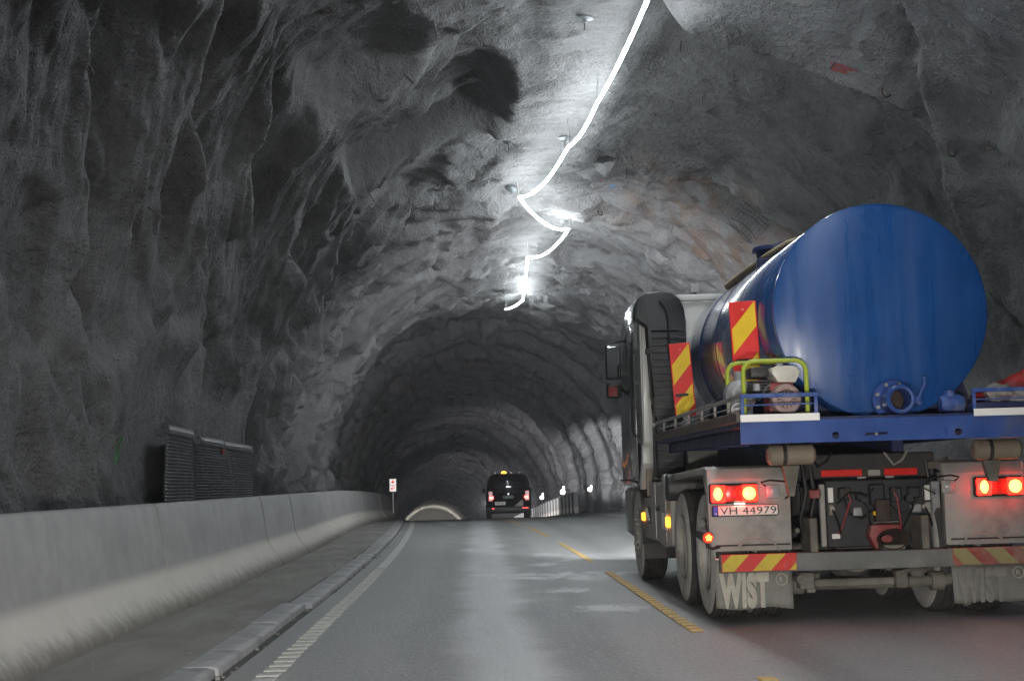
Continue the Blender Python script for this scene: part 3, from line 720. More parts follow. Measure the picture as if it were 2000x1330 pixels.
# ------------------------------------------------------------------ light rope under the crown
def bez(a, b, sag, n):
    a, b = Vector(a), Vector(b); out = []
    for i in range(n):
        t = i / n; p = a.lerp(b, t); p.z -= sag * 4 * t * (1 - t); out.append(p)
    return out
ROPE_Z = 6.50
hang = [(1.2, -24.0), (2.3, -18), (1.5, -12), (2.4, -6), (1.7, 0), (2.6, 6), (2.1, 11.5), (1.88, 21.11), (1.64, 23.87), (0.97, 28.1), (2.15, 31.9), (1.40, 35.81), (1.57, 44.6), (1.10, 46.9)]
sags = [0.3, 0.3, 0.3, 0.3, 0.3, 0.3, 0.20, 0.10, 0.20, 0.20, 0.20, 0.06, 0.05]
def hz(x, y):
    r = math.hypot(x - TC - sh(y), 1); a = math.degrees(math.atan2(x - TC - sh(y), 5.2)); s = S1(y, a)
    return min(ROPE_Z + (0.02 if y > 40 else 0), s.z - 0.07)
hp = [Vector((x, y, hz(x, y))) for x, y in hang]
rope = thing('light_rope', hp[0], 'blazing white light rope looping along the crown of the tunnel vault', 'light rope')
for i in range(len(hp) - 1):
    n = max(5, int((hp[i + 1] - hp[i]).length / 0.6)); pts = bez(hp[i], hp[i + 1], sags[i], n) + [hp[i + 1]]
    obj('rope_span', MB().tube(pts, 0.021, 5), M_rope, rope)
for i, p in enumerate(hp):
    a = math.degrees(math.atan2(p.x - TC - sh(p.y), 5.2)); s = S1(p.y, a, -0.05)
    obj('hanger', MB().tube([p + Vector((0, 0, 0.02)), p.lerp(s, 0.5) + Vector((0.01, 0, 0)), s], 0.007, 5), M_steel, rope)

# ------------------------------------------------------------------ rock bolts, hooks and pins on the rock
def frame_at(y, t):
    p = S1(y, t); e = 0.06
    n = (S1(y + e, t) - S1(y - e, t)).cross(S1(y, t + e * 10) - S1(y, t - e * 10)).normalized()
    c = Vector((TC + sh(y), y, TZ + zz(y)))
    if n.dot(c - p) < 0: n = -n
    n = (n * 0.4 + (c - p).normalized() * 0.6).normalized()
    return p, n
protos = {}
def bolt_thing(kind):
    if kind == 'plate':
        t = thing('rock_bolt', (0, 0, 0), 'x', 'rock bolt')
        obj('plate', MB().lathe([(0.0, 0.035), (0.035, 0.033), (0.06, 0.018), (0.105, 0.006), (0.108, -0.01), (0.0, -0.01)], (0, 0, 0), 'Z', 18), M_bolt_plate, t, origin=(0, 0, 0))
        obj('nut', MB().cyl((0, 0, 0.03), (0, 0, 0.065), 0.026, n=6), M_steel, t, origin=(0, 0, 0.03))
        obj('rod', MB().cyl((0, 0, 0.06), (0.004, 0, 0.17), 0.011, n=7), M_dark_pin, t, origin=(0, 0, 0.06))
    elif kind == 'dome':
        t = thing('rock_bolt', (0, 0, 0), 'x', 'rock bolt')
        pr = [(0.115 * math.cos(a), 0.085 * math.sin(a)) for a in np.linspace(0, math.pi / 2, 8)]
        obj('dome_plate', MB().lathe([(0.0, -0.02), (0.13, -0.02), (0.13, 0.0)] + pr, (0, 0, 0), 'Z', 20), M_bolt_plate, t, origin=(0, 0, 0))
        obj('nut', MB().cyl((0, 0, 0.08), (0, 0, 0.115), 0.026, n=6), M_steel, t, origin=(0, 0, 0.08))
    elif kind == 'hook':
        t = tag(obj('rebar_hook', MB().tube([(0, 0, -0.06), (0, 0, 0.05)] + [(0.05 - 0.05 * math.cos(a), 0, 0.06 + 0.05 * math.sin(a)) for a in np.linspace(0.2, math.pi, 8)] + [(0.10, 0, 0.02), (0.098, 0, 0.0)], 0.012, 6), M_rusty, origin=(0, 0, 0)), 'x', 'hook')
    elif kind == 'pin':
        t = tag(obj('steel_pin', MB().tube([(0, 0, -0.08), (0.004, 0.002, 0.1), (0.015, 0.004, 0.19)], 0.0125, 6), M_dark_pin, origin=(0, 0, 0)), 'x', 'steel pin')
    else:
        mb = MB().tube([(0, 0, -0.06), (0.0, 0, 0.11)], 0.011, 6); mb.tube([(-0.055, 0.01, 0.085), (0.055, -0.01, 0.105)], 0.010, 6)
        t = tag(obj('spacer_pin', mb, M_dark_pin, origin=(0, 0, 0)), 'x', 'steel pin')
    return t
BOLTS = [
 ('plate', 18.9, -0.4, 'round grey bolt plate left of the light rope near the top of the picture'),
 ('plate', 25.3, -8.4, 'round bolt plate under the deep dark hollow, left of the light rope'),
 ('plate', 24.9, 1.0, 'bolt plate beside the light rope, at its second kink'),
 ('dome', 28.9, -6.6, 'domed blue-grey bolt plate where the light rope turns sharply right'),
 ('plate', 32.8, 7.0, 'bolt plate at the right-hand tip of the light rope zigzag'),
 ('plate', 31.1, -18.4, 'bolt plate with its long rod on the left vault, level with the rope zigzag'),
 ('pin', 31.2, -16.2, 'long steel pin beside the bolt plate on the left vault'),
 ('hook', 17.0, 37.0, 'black open hook hanging from the lip of the smooth right dome'),
 ('hook', 16.9, 47.9, 'black open hook above the blue tank, lower of the two black hooks'),
 ('hook', 16.4, 50.5, 'small dark hook on the right wall just under the lower black hook'),
 ('pin', 18.4, -30.2, 'dark pin on the left vault above the deep dark hollow'),
 ('pin', 18.5, -25.6, 'leaning dark pin right above the deep dark hollow'),
 ('pin', 16.3, -21.6, 'dark pin at the top edge of the picture, left of the rope'),
 ('pin', 27.6, -20.8, 'long slanting steel pin on the lit left vault under the dark hollow'),
 ('spacer', 30.9, -74.2, 'pale crossed pin low on the left wall, lower of the pair beyond the black mat'),
 ('spacer', 30.9, -70.1, 'pale crossed pin low on the left wall, upper of the pair beyond the black mat'),
 ('pin', 23.8, -35.0, 'small pin at the lower left corner of the dark hollow'),
 ('spacer', 16.0, -62.4, 'dark crossed pin half way up the left wall, the largest there'),
 ('spacer', 11.7, -55.2, 'crossed pin high on the wall near the top left picture corner'),
 ('pin', 14.9, -61.0, 'short pin on the left wall to the upper left of the largest crossed pin'),
 ('pin', 25.8, -38.5, 'pin on the broken left rock below the dark hollow'),
 ('pin', 34.0, -33.5, 'pin on the rough left vault half way between mat and light rope'),
 ('pin', 36.5, -25.0, 'short pin on the rough left vault near the lower rope end'),
 ('spacer', 30.0, -45.0, 'crossed pin in the middle of the rough left rock face'),
 ('pin', 28.4, -30.0, 'pin on the lit rock left of the domed bolt plate'),
 ('pin', 27.0, 14.0, 'small pin on the right vault, right of the rope kink'),
 ('spacer', 28.5, 22.0, 'crossed pin on the rust-stained rock of the right vault'),
 ('pin', 29.4, 28.0, 'pin in the rust-brown rock above the truck cab'),
 ('hook', 31.0, 13.0, 'small open hook on the right vault, right of the rope zigzag'),
 ('spacer', 15.2, 25.0, 'pale crossed pin on the bright rock at the top right of the rope'),
 ('spacer', 18.6, 62.0, 'crossed pin on the right wall beside the blue tank'),
 ('pin', 21.0, 14.0, 'tiny pin on the smooth right dome near the rope'),
 ('pin', 22.5, 20.0, 'tiny pin on the smooth right dome, further from the rope'),
 ('spacer', 17.3, 30.5, 'crossed pin beside the red paint mark on the right vault'),
 ('pin', 23.0, -52.0, 'pin beside the dark ledge on the left wall'),
 ('pin', 33.5, -55.0, 'pin low on the rough left rock face, near the dark passage'),
 ('plate', 40.0, -8.0, 'bolt plate left of the last loop of the light rope'),
 ('plate', 36.2, 3.5, 'bolt plate right of the last loop of the light rope'),
]
GR = {'plate': 'rock bolts with plates', 'dome': 'rock bolts with plates', 'hook': 'open hooks on the rock', 'pin': 'steel pins sticking out of the rock', 'spacer': 'crossed pins sticking out of the rock'}
random.seed(21)
for kind, y, t, lab in BOLTS:
    o = bolt_thing(kind) if kind not in protos else dup(protos[kind]); protos.setdefault(kind, o)
    p, n = frame_at(y, t); o.location = p + n * 0.005
    nn = n if kind in ('plate', 'dome') else (n + Vector((random.uniform(-.35, .35), random.uniform(-.3, .1), random.uniform(-.35, .1)))).normalized()
    if kind == 'hook': nn = (n * 0.5 + Vector((0, -0.5, -0.9))).normalized()
    o.rotation_mode = 'XYZ'; o.rotation_euler = (nn.to_track_quat('Z', 'Y') @ Euler((0, 0, random.uniform(-.8, .8))).to_quaternion()).to_euler()
    tag(o, lab, None, GR[kind])

# ------------------------------------------------------------------ paint on the rock (flat marks that lie on the surface)
def ribbon(paths, width, inset=0.008):
    mb = MB()
    for path in paths:
        pts = []
        for (a, b) in zip(path[:-1], path[1:]):
            n = max(2, int(math.hypot((b[0] - a[0]), (b[1] - a[1]) * 0.096) / 0.03))
            pts += [(a[0] + (b[0] - a[0]) * i / n, a[1] + (b[1] - a[1]) * i / n) for i in range(n)]
        pts.append(path[-1])
        L = []
        for i, (y, t) in enumerate(pts):
            a = pts[max(0, i - 1)]; b = pts[min(len(pts) - 1, i + 1)]
            dy, du = b[0] - a[0], (b[1] - a[1]) * 0.096; l = math.hypot(dy, du) or 1
            w = width * random.uniform(0.7, 1.15) / 2
            ny, nu = -du / l * w, dy / l * w
            L.append((S1(y + ny, t + nu / 0.096, inset), S1(y - ny, t - nu / 0.096, inset)))
        for (a, b), (c, d_) in zip(L[:-1], L[1:]): mb.face([a, b, d_, c])
    return mb
def arc(cy, ct, ry, rt, a0, a1, n=10): return [(cy + ry * math.cos(a), ct + rt * math.sin(a)) for a in np.linspace(rad(a0), rad(a1), n)]
green = []
for k in range(16):
    y = random.uniform(16.6, 17.2); t0 = random.uniform(-87.5, -84.5); green.append([(y, t0), (y - random.uniform(0.02, 0.08), t0 - random.uniform(0.5, 2.0))])
green += [[(16.62, -85.0), (16.5, -87.0), (16.42, -89.5)], [(16.66, -86.6), (16.55, -88.0)], [(17.2, -85.8), (17.02, -86.6)], [(17.22, -86.0), (17.05, -86.9)]]
obj('spray_paint', ribbon(green, 0.016), M_paint_green, tunnel)['label'] = 'bright green sprayed streaks on the left wall'
obj('spray_paint', ribbon([[(17.35, 30.2), (17.1, 33.4)], [(17.40, 30.6), (17.25, 32.4)]], 0.055), M_paint_red, tunnel)['label'] = 'red sprayed dash on the right vault'
obj('spray_paint', ribbon([[(17.9, 14.6), (17.75, 15.6)], [(18.0, 15.2), (17.8, 16.0)]], 0.05), M_paint_red, tunnel)['label'] = 'faint red sprayed dab'
obj('spray_paint', ribbon([[(29.0, 13.0), (28.9, 14.2)], [(29.2, 13.3), (29.1, 14.0)]], 0.06), M_paint_blue, tunnel)['label'] = 'small blue sprayed dab'
obj('spray_paint', ribbon([[(28.3, 10.2), (28.1, 11.0)], [(28.0, 10.3), (28.3, 11.1)], [(28.4, 10.8), (28.0, 10.6)]], 0.05), M_paint_red, tunnel)['label'] = 'pink sprayed scribble'
num = [[(14.75, -30.8), (14.55, -33.0)], [(14.55, -30.6), (14.7, -31.1)], [(14.78, -30.5), (15.0, -31.6)],
       [(15.05, -33.2), (14.92, -33.9)], arc(15.17, -32.2, 0.10, 0.9, 0, 360, 14), arc(15.03, -30.9, 0.085, 0.8, 0, 360, 14)]
num = [[(14.6, -32.9), (14.95, -31.6)], [(14.95, -31.6), (15.05, -32.1)],
       [(14.85, -33.1), (15.10, -32.2)], arc(15.02, -33.4, 0.07, 0.62, 0, 360, 14), arc(15.17, -32.75, 0.06, 0.55, 0, 360, 14)]
obj('painted_number', ribbon(num, 0.026), M_paint_dark, tunnel)['label'] = 'dark red chainage number 18 with a slash painted on the left vault'

# ------------------------------------------------------------------ black ribbed drainage mat behind the barrier
root = thing('drainage_mat', (-3.55, 18.6, 0.07), 'black ribbed plastic drainage mat hanging on the left wall behind the barrier', 'plastic mat')
def mat_pt(y, z):
    f = (y - 18.45) / 6.9
    x = -3.74 - 0.012 * math.sin(f * 5) - 0.045 * math.exp(-((y - 20.5) / 0.22) ** 2) + 0.012 * math.sin(y * 2.3 + z) - 0.02 * (z - 1) + 0.05 * f - 0.035 * (0.5 + 0.5 * math.tanh((y - 22.6 - (1.9 - z) * 0.9) * 3))
    return Vector((x, y, z))
mb = MB(); n_r = 31; yy = np.linspace(18.45, 25.3, 46)
def topz(y): return 1.955 - 0.008 * (y - 18.45) - 0.055 * (0.5 + 0.5 * math.tanh((y - 20.45) * 12))
rows = []
for k in range(n_r * 2 + 1):
    fz = k / (n_r * 2); row = []
    for y in yy:
        y2 = y - 0.30 * (1 - fz) * (1 - (y - 18.45) / 6.85) - 0.35 * (1 - fz) ** 2 * ((y - 18.45) / 6.85) ** 3; zt = topz(y) - 0.10; z = 0.55 + (zt - 0.55) * fz
        p = mat_pt(y2, z); p.x += (0.020 if k % 2 else -0.014); row.append(mb.bm.verts.new(p))
    rows.append(row)
for a, b in zip(rows[:-1], rows[1:]):
    for i in range(len(yy) - 1): mb.bm.faces.new((a[i], a[i + 1], b[i + 1], b[i]))
o = obj('ribbed_sheet', mb, M_mat, root, angle=20); sm = o.modifiers.new('thick', 'SOLIDIFY'); sm.thickness = 0.006
for y0_, y1_ in ((18.45, 20.30), (20.72, 25.3)):
    mb = MB(); top = []; bot = []
    for y in np.linspace(y0_, y1_, 16):
        p, q = mat_pt(y, topz(y)), mat_pt(y, topz(y) - 0.11); p.x += 0.012; q.x += 0.03
        top.append(mb.bm.verts.new(p)); bot.append(mb.bm.verts.new(q))
    for i in range(15): mb.bm.faces.new((bot[i], bot[i + 1], top[i + 1], top[i]))
    o = obj('flat_hem', mb, M_mat, root); sm = o.modifiers.new('thick', 'SOLIDIFY'); sm.thickness = 0.006
for y in (18.5, 25.2):
    p = mat_pt(y, topz(y) - 0.03); obj('fixing_bolt', MB().cyl(p, p + Vector((0.03, 0, 0)), 0.02, n=8), M_steel, root)
p0 = mat_pt(22.4, 1.86)
obj('tie_wire', MB().tube([p0 + Vector((0.03, 0, 0)), mat_pt(22.9, 1.5) + Vector((0.03, 0, 0)), mat_pt(23.4, 1.05) + Vector((0.035, 0, 0))], 0.006, 5), M_steel, root)
obj('spray_paint', MB().tube([mat_pt(22.25, 1.74) + Vector((0.02, 0, 0)), mat_pt(22.25, 1.66) + Vector((0.02, 0, 0))], 0.035, 6), M_paint_red, root)
# black net patch in the rock above the cab
root = thing('wire_net', S1(26.9, 38), 'small black wire net patch sagging from the rock above the truck cab', 'wire net')
mb = MB()
for i in range(9):
    a = S1(26.6, 35.5 + i * 0.8, 0.06); b = S1(27.3, 35.5 + i * 0.8, 0.05); mb.tube([a, a.lerp(b, .5) - Vector((0, 0, 0.05)), b], 0.006, 4)
for i in range(7):
    y = 26.6 + i * 0.115; pts = [S1(y, 35.5 + k * 0.8, 0.06) - Vector((0, 0, 0.05 * math.sin(i / 6 * math.pi))) for k in range(9)]; mb.tube(pts, 0.006, 4)
obj('net', mb, M_black, root)

# ------------------------------------------------------------------ emergency sign at the end of the barrier row
bx, by = -3.36, 61.6
bz = zz(by)
root = thing('emergency_sign', (bx, by, bz + 0.07), 'small white sign with a red cross and a red telephone, behind the barrier end', 'sign')
obj('post', MB().cyl((bx, by + 0.05, bz + 0.07), (bx, by + 0.05, 1.3), 0.03, n=10), M_grey_frame, root)
fr = obj('frame', MB().box((bx - 0.165, by, 0.815), (bx + 0.165, by + 0.04, 1.385), 0.035, seg=3), M_grey_frame, root)
obj('face_panel', MB().box((bx - 0.125, by - 0.008, 1.115), (bx + 0.125, by + 0.001, 1.345), 0.004), M_sign, root)
obj('face_panel', MB().box((bx - 0.125, by - 0.008, 0.855), (bx + 0.125, by + 0.001, 1.085), 0.004), M_sign, root)
obj('red_cross', MB().prism([(bx + a, 1.23 + b) for a, b in ((-.025, .08), (.025, .08), (.025, .025), (.08, .025), (.08, -.025), (.025, -.025), (.025, -.08), (-.025, -.08), (-.025, -.025), (-.08, -.025), (-.08, .025), (-.025, .025))], 'Y', by - 0.014, by - 0.009), M_sign_red, root)
mb = MB(); mb.prism([(bx + a, 0.97 + b) for a, b in ((-.075, -.055), (0.0, -.055), (.005, 0.02), (-.02, .05), (-.05, .05), (-.08, .02))], 'Y', by - 0.014, by - 0.009)
mb.tube([(bx - 0.02, by - 0.013, 1.045), (bx + 0.03, by - 0.013, 1.055), (bx + 0.06, by - 0.013, 1.01), (bx + 0.085, by - 0.013, 0.94)], 0.018, 6)
obj('telephone_symbol', mb, M_sign_red, root)

# ------------------------------------------------------------------ white spots at right beyond the crest, built as glowing heads on posts
for k, (x, y, z, lab) in enumerate(((4.62, 77.2, 0.05, 'glowing white marker nearest to the bright broken rock on the far right'), (3.5 + 0.4, 92.0, -0.45, 'big glowing white marker above the near end of the short barrier row'), (3.05, 118.0, -1.0, 'small glowing white marker just right of the van'))):
    x, y, zt = ((4.62, 60.0, 0.62), (4.40, 75.0, 0.42), (4.02, 90.0, 0.0))[k]
    zb = zz(y) + 0.0
    t = thing('lit_marker', (x, y, zb), lab, 'lamp', 'glowing markers along the right wall')
    s = (0.55, 0.8, 0.75)[k]
    obj('post', MB().cyl((x, y, zb), (x, y, zt), 0.03, n=8), M_dark_pin, t)
    obj('marker_stem', MB().box((x - 0.05 * s, y - 0.05, zt + 0.12), (x + 0.05 * s, y + 0.05, zt + 0.48 * s), 0.02), M_marker_white, t)
    obj('marker_head', MB().lathe([(0.0, -0.16 * s), (0.14 * s, -0.10 * s), (0.15 * s, 0.05 * s), (0.07 * s, 0.14 * s), (0, 0.16 * s)], (x - 0.06, y, zt + 0.10), 'Z', 12), M_marker_white, t)
# amber reflector boards glowing on the rock

# ================================================================== the tanker truck
TX = 3.08                                   # centre line of the truck
truck = thing('tanker_truck', (TX, 14.5, 0), 'white-cabbed tanker truck with a big blue cylindrical water tank and lit tail lamps', 'truck')
# chassis
mb = MB()
for s in (-1, 1): mb.box((TX + s * 0.42 - 0.04, 12.46, 0.80), (TX + s * 0.42 + 0.04, 18.3, 1.08), 0.01)
for y in (12.5, 13.1, 14.6, 15.8, 17.6): mb.box((TX - 0.40, y, 0.84), (TX + 0.40, y + 0.10, 1.04), 0.008)
tag(obj('chassis_frame', mb, M_chassis, truck), kind=None)
for y in (12.45, 13.80):
    mb = MB(); mb.cyl((TX - 0.95, y, 0.50), (TX + 0.95, y, 0.50), 0.085, n=14); mb.lathe([(0.0, -0.24), (0.16, -0.2), (0.23, 0), (0.16, 0.2), (0.0, 0.24)], (TX, y, 0.50), 'Y', 18)
    obj('rear_axle', mb, M_mud_metal, truck)
    for s in (-1, 1):
        mb = MB(); 
        for k in range(4): mb.tube([(TX + s * 0.52, y - 0.45 + 0.05 * k, 0.70 - 0.012 * k), (TX + s * 0.52, y, 0.60 + 0.02 * k), (TX + s * 0.52, y + 0.45 - 0.05 * k, 0.70 - 0.012 * k)], 0.022, 6)
        obj('leaf_spring', mb, M_mud_metal, truck)
obj('front_axle', MB().cyl((TX - 0.9, 17.3, 0.46), (TX + 0.9, 17.3, 0.46), 0.07, n=12), M_chassis, truck)
# anti-roll bar behind the axle
mb = MB().tube([(TX - 0.75, 12.02, 0.30), (TX - 0.62, 11.95, 0.275), (TX + 0.62, 11.95, 0.275), (TX + 0.75, 12.02, 0.30)], 0.045, 10)
for s in (-1, 1): mb.cyl((TX + s * 0.56 - 0.05, 11.95, 0.275), (TX + s * 0.56 + 0.05, 11.95, 0.275), 0.075, n=12)
obj('axle_stabiliser_bar', mb, M_mud_metal, truck)
for s in (-1, 1):
    mb = MB().cyl((TX + s * 0.42, 12.0, 0.36), (TX + s * 0.42, 12.0, 0.26), 0.07, 0.05, n=10); mb.tube([(TX + s * 0.42, 12.0, 0.3), (TX + s * 0.5, 12.2, 0.42), (TX + s * 0.45, 12.4, 0.5)], 0.03, 8)
    obj('shock_absorber', mb, M_mud_metal, truck)

# wheels
def wheel(dual_out):
    """one tyre with its rim, axis along X, outer face towards -X"""
    R, w = 0.515, 0.28
    prof = [(0.285, -w / 2 + 0.02), (0.30, -w / 2 + 0.005), (0.33, -w / 2 - 0.004), (0.40, -w / 2 - 0.012), (0.455, -w / 2 - 0.004), (0.488, -w / 2 + 0.012), (0.507, -w / 2 + 0.03)]
    tread = []
    for k in range(4):
        x = -w / 2 + 0.03 + (w - 0.06) * (k + 1) / 5
        tread += [(R, x - 0.010), (R - 0.016, x - 0.006), (R - 0.016, x + 0.006), (R, x + 0.010)]
    prof = prof + [(R, -w / 2 + 0.045)] + tread + [(R, w / 2 - 0.045)] + [(r, -x) for r, x in prof[::-1]]
    rim_prof = [(0.288, -w / 2 + 0.0), (0.293, -w / 2 - 0.006), (0.285, -w / 2 - 0.010), (0.262, -w / 2 + 0.015), (0.250, -w / 2 + 0.07)]
    if dual_out: rim_prof += [(0.225, -0.01), (0.17, 0.03), (0.145, 0.02), (0.142, -0.035), (0.12, -0.05), (0.09, -0.10), (0.0, -0.105)]
    else: rim_prof += [(0.235, -0.06), (0.19, -0.13), (0.15, -0.155), (0.12, -0.15), (0.10, -0.17), (0.0, -0.175)]
    mb = MB(); mb.lathe(rim_prof, (0, 0, 0), 'X', 44)
    for k in range(10):
        a = 2 * math.pi * k / 10; r = 0.168; x = 0.028 if dual_out else -0.145
        mb.cyl((x - 0.0, r * math.cos(a), r * math.sin(a)), (x - 0.04, r * math.cos(a), r * math.sin(a)), 0.015, n=6)
    return mb, prof
wp = {}
def place_wheel(x, y, flip, kind):
    if kind not in wp:
        mb, prof = wheel(kind == 'dual')
        w = obj('wheel', mb, M_rim, truck, origin=(0, 0, 0)); WORLD_O[w] = Vector((0, 0, 0))
        mt = MB(); mt.lathe(prof, (0, 0, 0), 'X', 56)
        for f in mt.bm.faces:
            c = f.calc_center_median(); r = math.hypot(c.y, c.z); f.material_index = 1 if r < 0.485 else 0
        obj('tyre', mt, [M_rubber, M_sidewall], w, origin=(0, 0, 0)); wp[kind] = w
    else: w = dup(wp[kind], truck)
    w.location = Vector((x, y, 0.513)) - WORLD_O[truck]; w.rotation_euler = (random.uniform(0, 6), 0, math.pi if flip else 0)
for y in (12.45, 13.80):
    place_wheel(2.02, y, False, 'dual'); place_wheel(2.35, y, True, 'dual2' if False else 'dual')
    place_wheel(2 * TX - 2.02, y, True, 'dual'); place_wheel(2 * TX - 2.35, y, False, 'dual')
place_wheel(2.00, 17.3, False, 'single'); place_wheel(2 * TX - 2.00, 17.3, True, 'single')

# rear fenders: arch over both wheels with the upright grey back plate
def fender(s):
    xo, xi = TX + s * 1.245, TX + s * 0.61
    a, b = min(xo, xi), max(xo, xi)
    prof = [(11.80, 0.56), (11.78, 1.12), (11.84, 1.205), (11.95, 1.225), (14.05, 1.175), (14.05, 1.12), (12.0, 1.165), (11.86, 1.15), (11.84, 1.08), (11.84, 0.56)]
    mb = MB(); mb.prism(prof, 'X', a, b, 0.008)
    mb.box((a + 0.01, 11.845, 0.60), (b - 0.01, 11.90, 1.10), 0.004)
    # side skirt of the arch
    mb.prism([(11.80, 0.62), (11.80, 1.20), (12.02, 1.22), (12.02, 1.12), (11.90, 0.98), (11.86, 0.62)], 'X', xo - 0.012, xo + 0.012, 0.003)
    f = obj('rear_fender', mb, M_dirty_grey, truck, angle=40)
    # pressed edges and the bent wire along the bottom
    obj('fender_rib', MB().box((a + 0.03, 11.772, 0.60), (b - 0.02, 11.782, 0.612), 0.002), M_chassis, f)
    x0 = TX + s * 0.70
    obj('wire_loop', MB().tube([(x0 + s * 0.02, 11.76, 0.56), (x0 + s * 0.06, 11.75, 0.62), (x0 + s * 0.12, 11.75, 0.645), (x0 + s * 0.26, 11.75, 0.645), (x0 + s * 0.34, 11.76, 0.60)], 0.008, 6), M_dirty_grey, f)
    # rubber front end of the arch: two rounded ribs
    for k in (0, 1):
        y0 = 14.08 + k * 0.27
        mb = MB(); pr = [(0.0, 0.06), (0.0, 0.15), (0.03, 0.21), (0.10, 0.235), (0.20, 0.23), (0.24, 0.19), (0.25, 0.0), (0.22, -0.02), (0.03, -0.02)]
        mb.prism([(y0 + p, 0.945 + q) for p, q in pr], 'X', min(xo + s * 0.03, xi), max(xo + s * 0.03, xi), 0.02)
        obj('rubber_mudguard', mb, M_dirty_grey if k else M_black_plastic, f)
    return f
fend = [fender(-1), fender(1)]

# tail lamps
def tail_light(x0, x1, zc, s, y=11.74):
    mb = MB().box((x0 - 0.012, y - 0.005, zc - 0.078), (x1 + 0.012, y + 0.05, zc + 0.078), 0.012)
    t = obj('tail_light', mb, M_black_plastic, truck)
    w = x1 - x0
    mb = MB(); mb.box((x0, y - 0.06, zc - 0.066), (x0 + w * 0.30, y - 0.002, zc + 0.066), 0.012, seg=2); obj('lens', mb, M_tail, t)
    mb = MB(); mb.box((x0 + w * 0.31, y - 0.03, zc - 0.062), (x0 + w * 0.66, y - 0.002, zc + 0.062), 0.008, seg=2); obj('lens', mb, M_tail_dim, t)
    mb = MB(); mb.box((x0 + w * 0.67, y - 0.06, zc - 0.066), (x1, y - 0.002, zc + 0.066), 0.012, seg=2); obj('lens', mb, M_tail, t)
    for f_, rw in ((0.13, 0.032), (0.81, 0.05)):
        xc = x0 + w * f_; mb = MB(); mb.lathe([(0.0, -0.012), (0.6, -0.008), (0.9, -0.003), (1.0, 0.0)], (0, 0, 0), 'Y', 16)
        for v in mb.bm.verts: v.co = Vector((xc + v.co.x * rw, y - 0.061 + v.co.y, zc + v.co.z * 0.050))
        obj('bulb', mb, M_bulb, t)
    obj('reflector_square', MB().box((x0 + w * 0.42, y - 0.036, zc - 0.03), (x0 + w * 0.55, y - 0.029, zc + 0.03), 0.003), M_red, t)
tail_light(1.838, 2.196, 1.010, -1); tail_light(3.928, 4.286, 1.008, 1)
# number plate with its lamp
pl = obj('number_plate', MB().box((1.842, 11.745, 0.832), (2.366, 11.765, 0.918), 0.006), M_black, truck)
obj('white_face', MB().box((1.892, 11.738, 0.840), (2.358, 11.746, 0.914), 0.003), M_plate, pl)
obj('blue_band', MB().box((1.850, 11.738, 0.840), (1.890, 11.746, 0.914), 0.003), M_plate_blue, pl)
text_mesh('N', 0.022, 0.001, M_plate, 'country_letter', pl, (1.863, 11.7365, 0.848))
text_mesh('VH 44979', 0.082, 0.001, M_black, 'plate_characters', pl, (1.905, 11.7365, 0.849), width=0.44, spacing=1.05)
obj('plate_lamp', MB().box((2.02, 11.725, 0.928), (2.10, 11.745, 0.933), 0.002), M_plate_lamp, pl)
# reversing lamps
for xa, lab in ((2.272, 0), (3.66, 1)):
    wl = obj('reversing_lamp', MB().box((xa, 11.745, 0.965), (xa + 0.11, 11.785, 1.07), 0.015, seg=2), M_dirty_grey if lab else M_lens_grey, truck)
    obj('lens', MB().lathe([(0.0, -0.014), (0.03, -0.010), (0.042, 0.0)], (xa + 0.055, 11.744, 1.017), 'Y', 14), M_lens_grey, wl)
    s = -1 if lab else 1
    obj('cable', MB().tube([(xa + 0.055 - s * 0.055, 11.76, 1.06), (xa + 0.055 - s * 0.09, 11.76, 1.09), (xa + 0.055 - s * 0.02, 11.76, 1.105), (xa + 0.055 + s * 0.12, 11.77, 1.09), (xa + 0.055 + s * 0.20, 11.8, 1.02), (xa + 0.055 + s * 0.1, 11.77, 0.96)], 0.008, 6), M_black, wl)

# underrun bumper with striped plates
def clip_poly(poly, rect):
    x0, x1, z0, z1 = rect
    for ax, v, keep in ((0, x0, 1), (0, x1, -1), (1, z0, 1), (1, z1, -1)):
        out = []
        for i in range(len(poly)):
            a, b = poly[i], poly[(i + 1) % len(poly)]
            ia, ib = (a[ax] - v) * keep >= 0, (b[ax] - v) * keep >= 0
            if ia: out.append(a)
            if ia != ib:
                t = (v - a[ax]) / (b[ax] - a[ax]); out.append((a[0] + (b[0] - a[0]) * t, a[1] + (b[1] - a[1]) * t))
        poly = out
        if not poly: break
    return poly
def stripes(rect, y, pitch, slope, phase, parent, mat, depth=0.003):
    """diagonal bands, rising to the right, inside an upright rectangle facing -Y"""
    x0, x1, z0, z1 = rect
    k = -20
    while k < 20:
        c = phase + k * pitch                              # band between z = slope*(x-x0) + z0 + c and + c + pitch/2
        A = [(x0 - 1, z0 + c - slope), (x1 + 1, z0 + c + slope * (x1 + 1 - x0)), (x1 + 1, z0 + c + slope * (x1 + 1 - x0) + pitch / 2), (x0 - 1, z0 + c - slope + pitch / 2)]
        p = clip_poly(A, rect)
        if len(p) > 2:
            try: obj('stripe', MB().prism(p, 'Y', y - depth, y), mat, parent)
            except Exception: pass
        k += 1
bump_o = obj('underrun_bumper', MB().box((TX - 1.20, 11.66, 0.400), (TX + 1.20, 11.76, 0.540), 0.012, seg=2), M_bumper, truck)
for s in (-1, 1):
    obj('bumper_bracket', MB().box((TX + s * 0.44 - 0.03, 11.765, 0.42), (TX + s * 0.44 + 0.03, 12.1, 0.80), 0.008), M_mud_metal, truck)
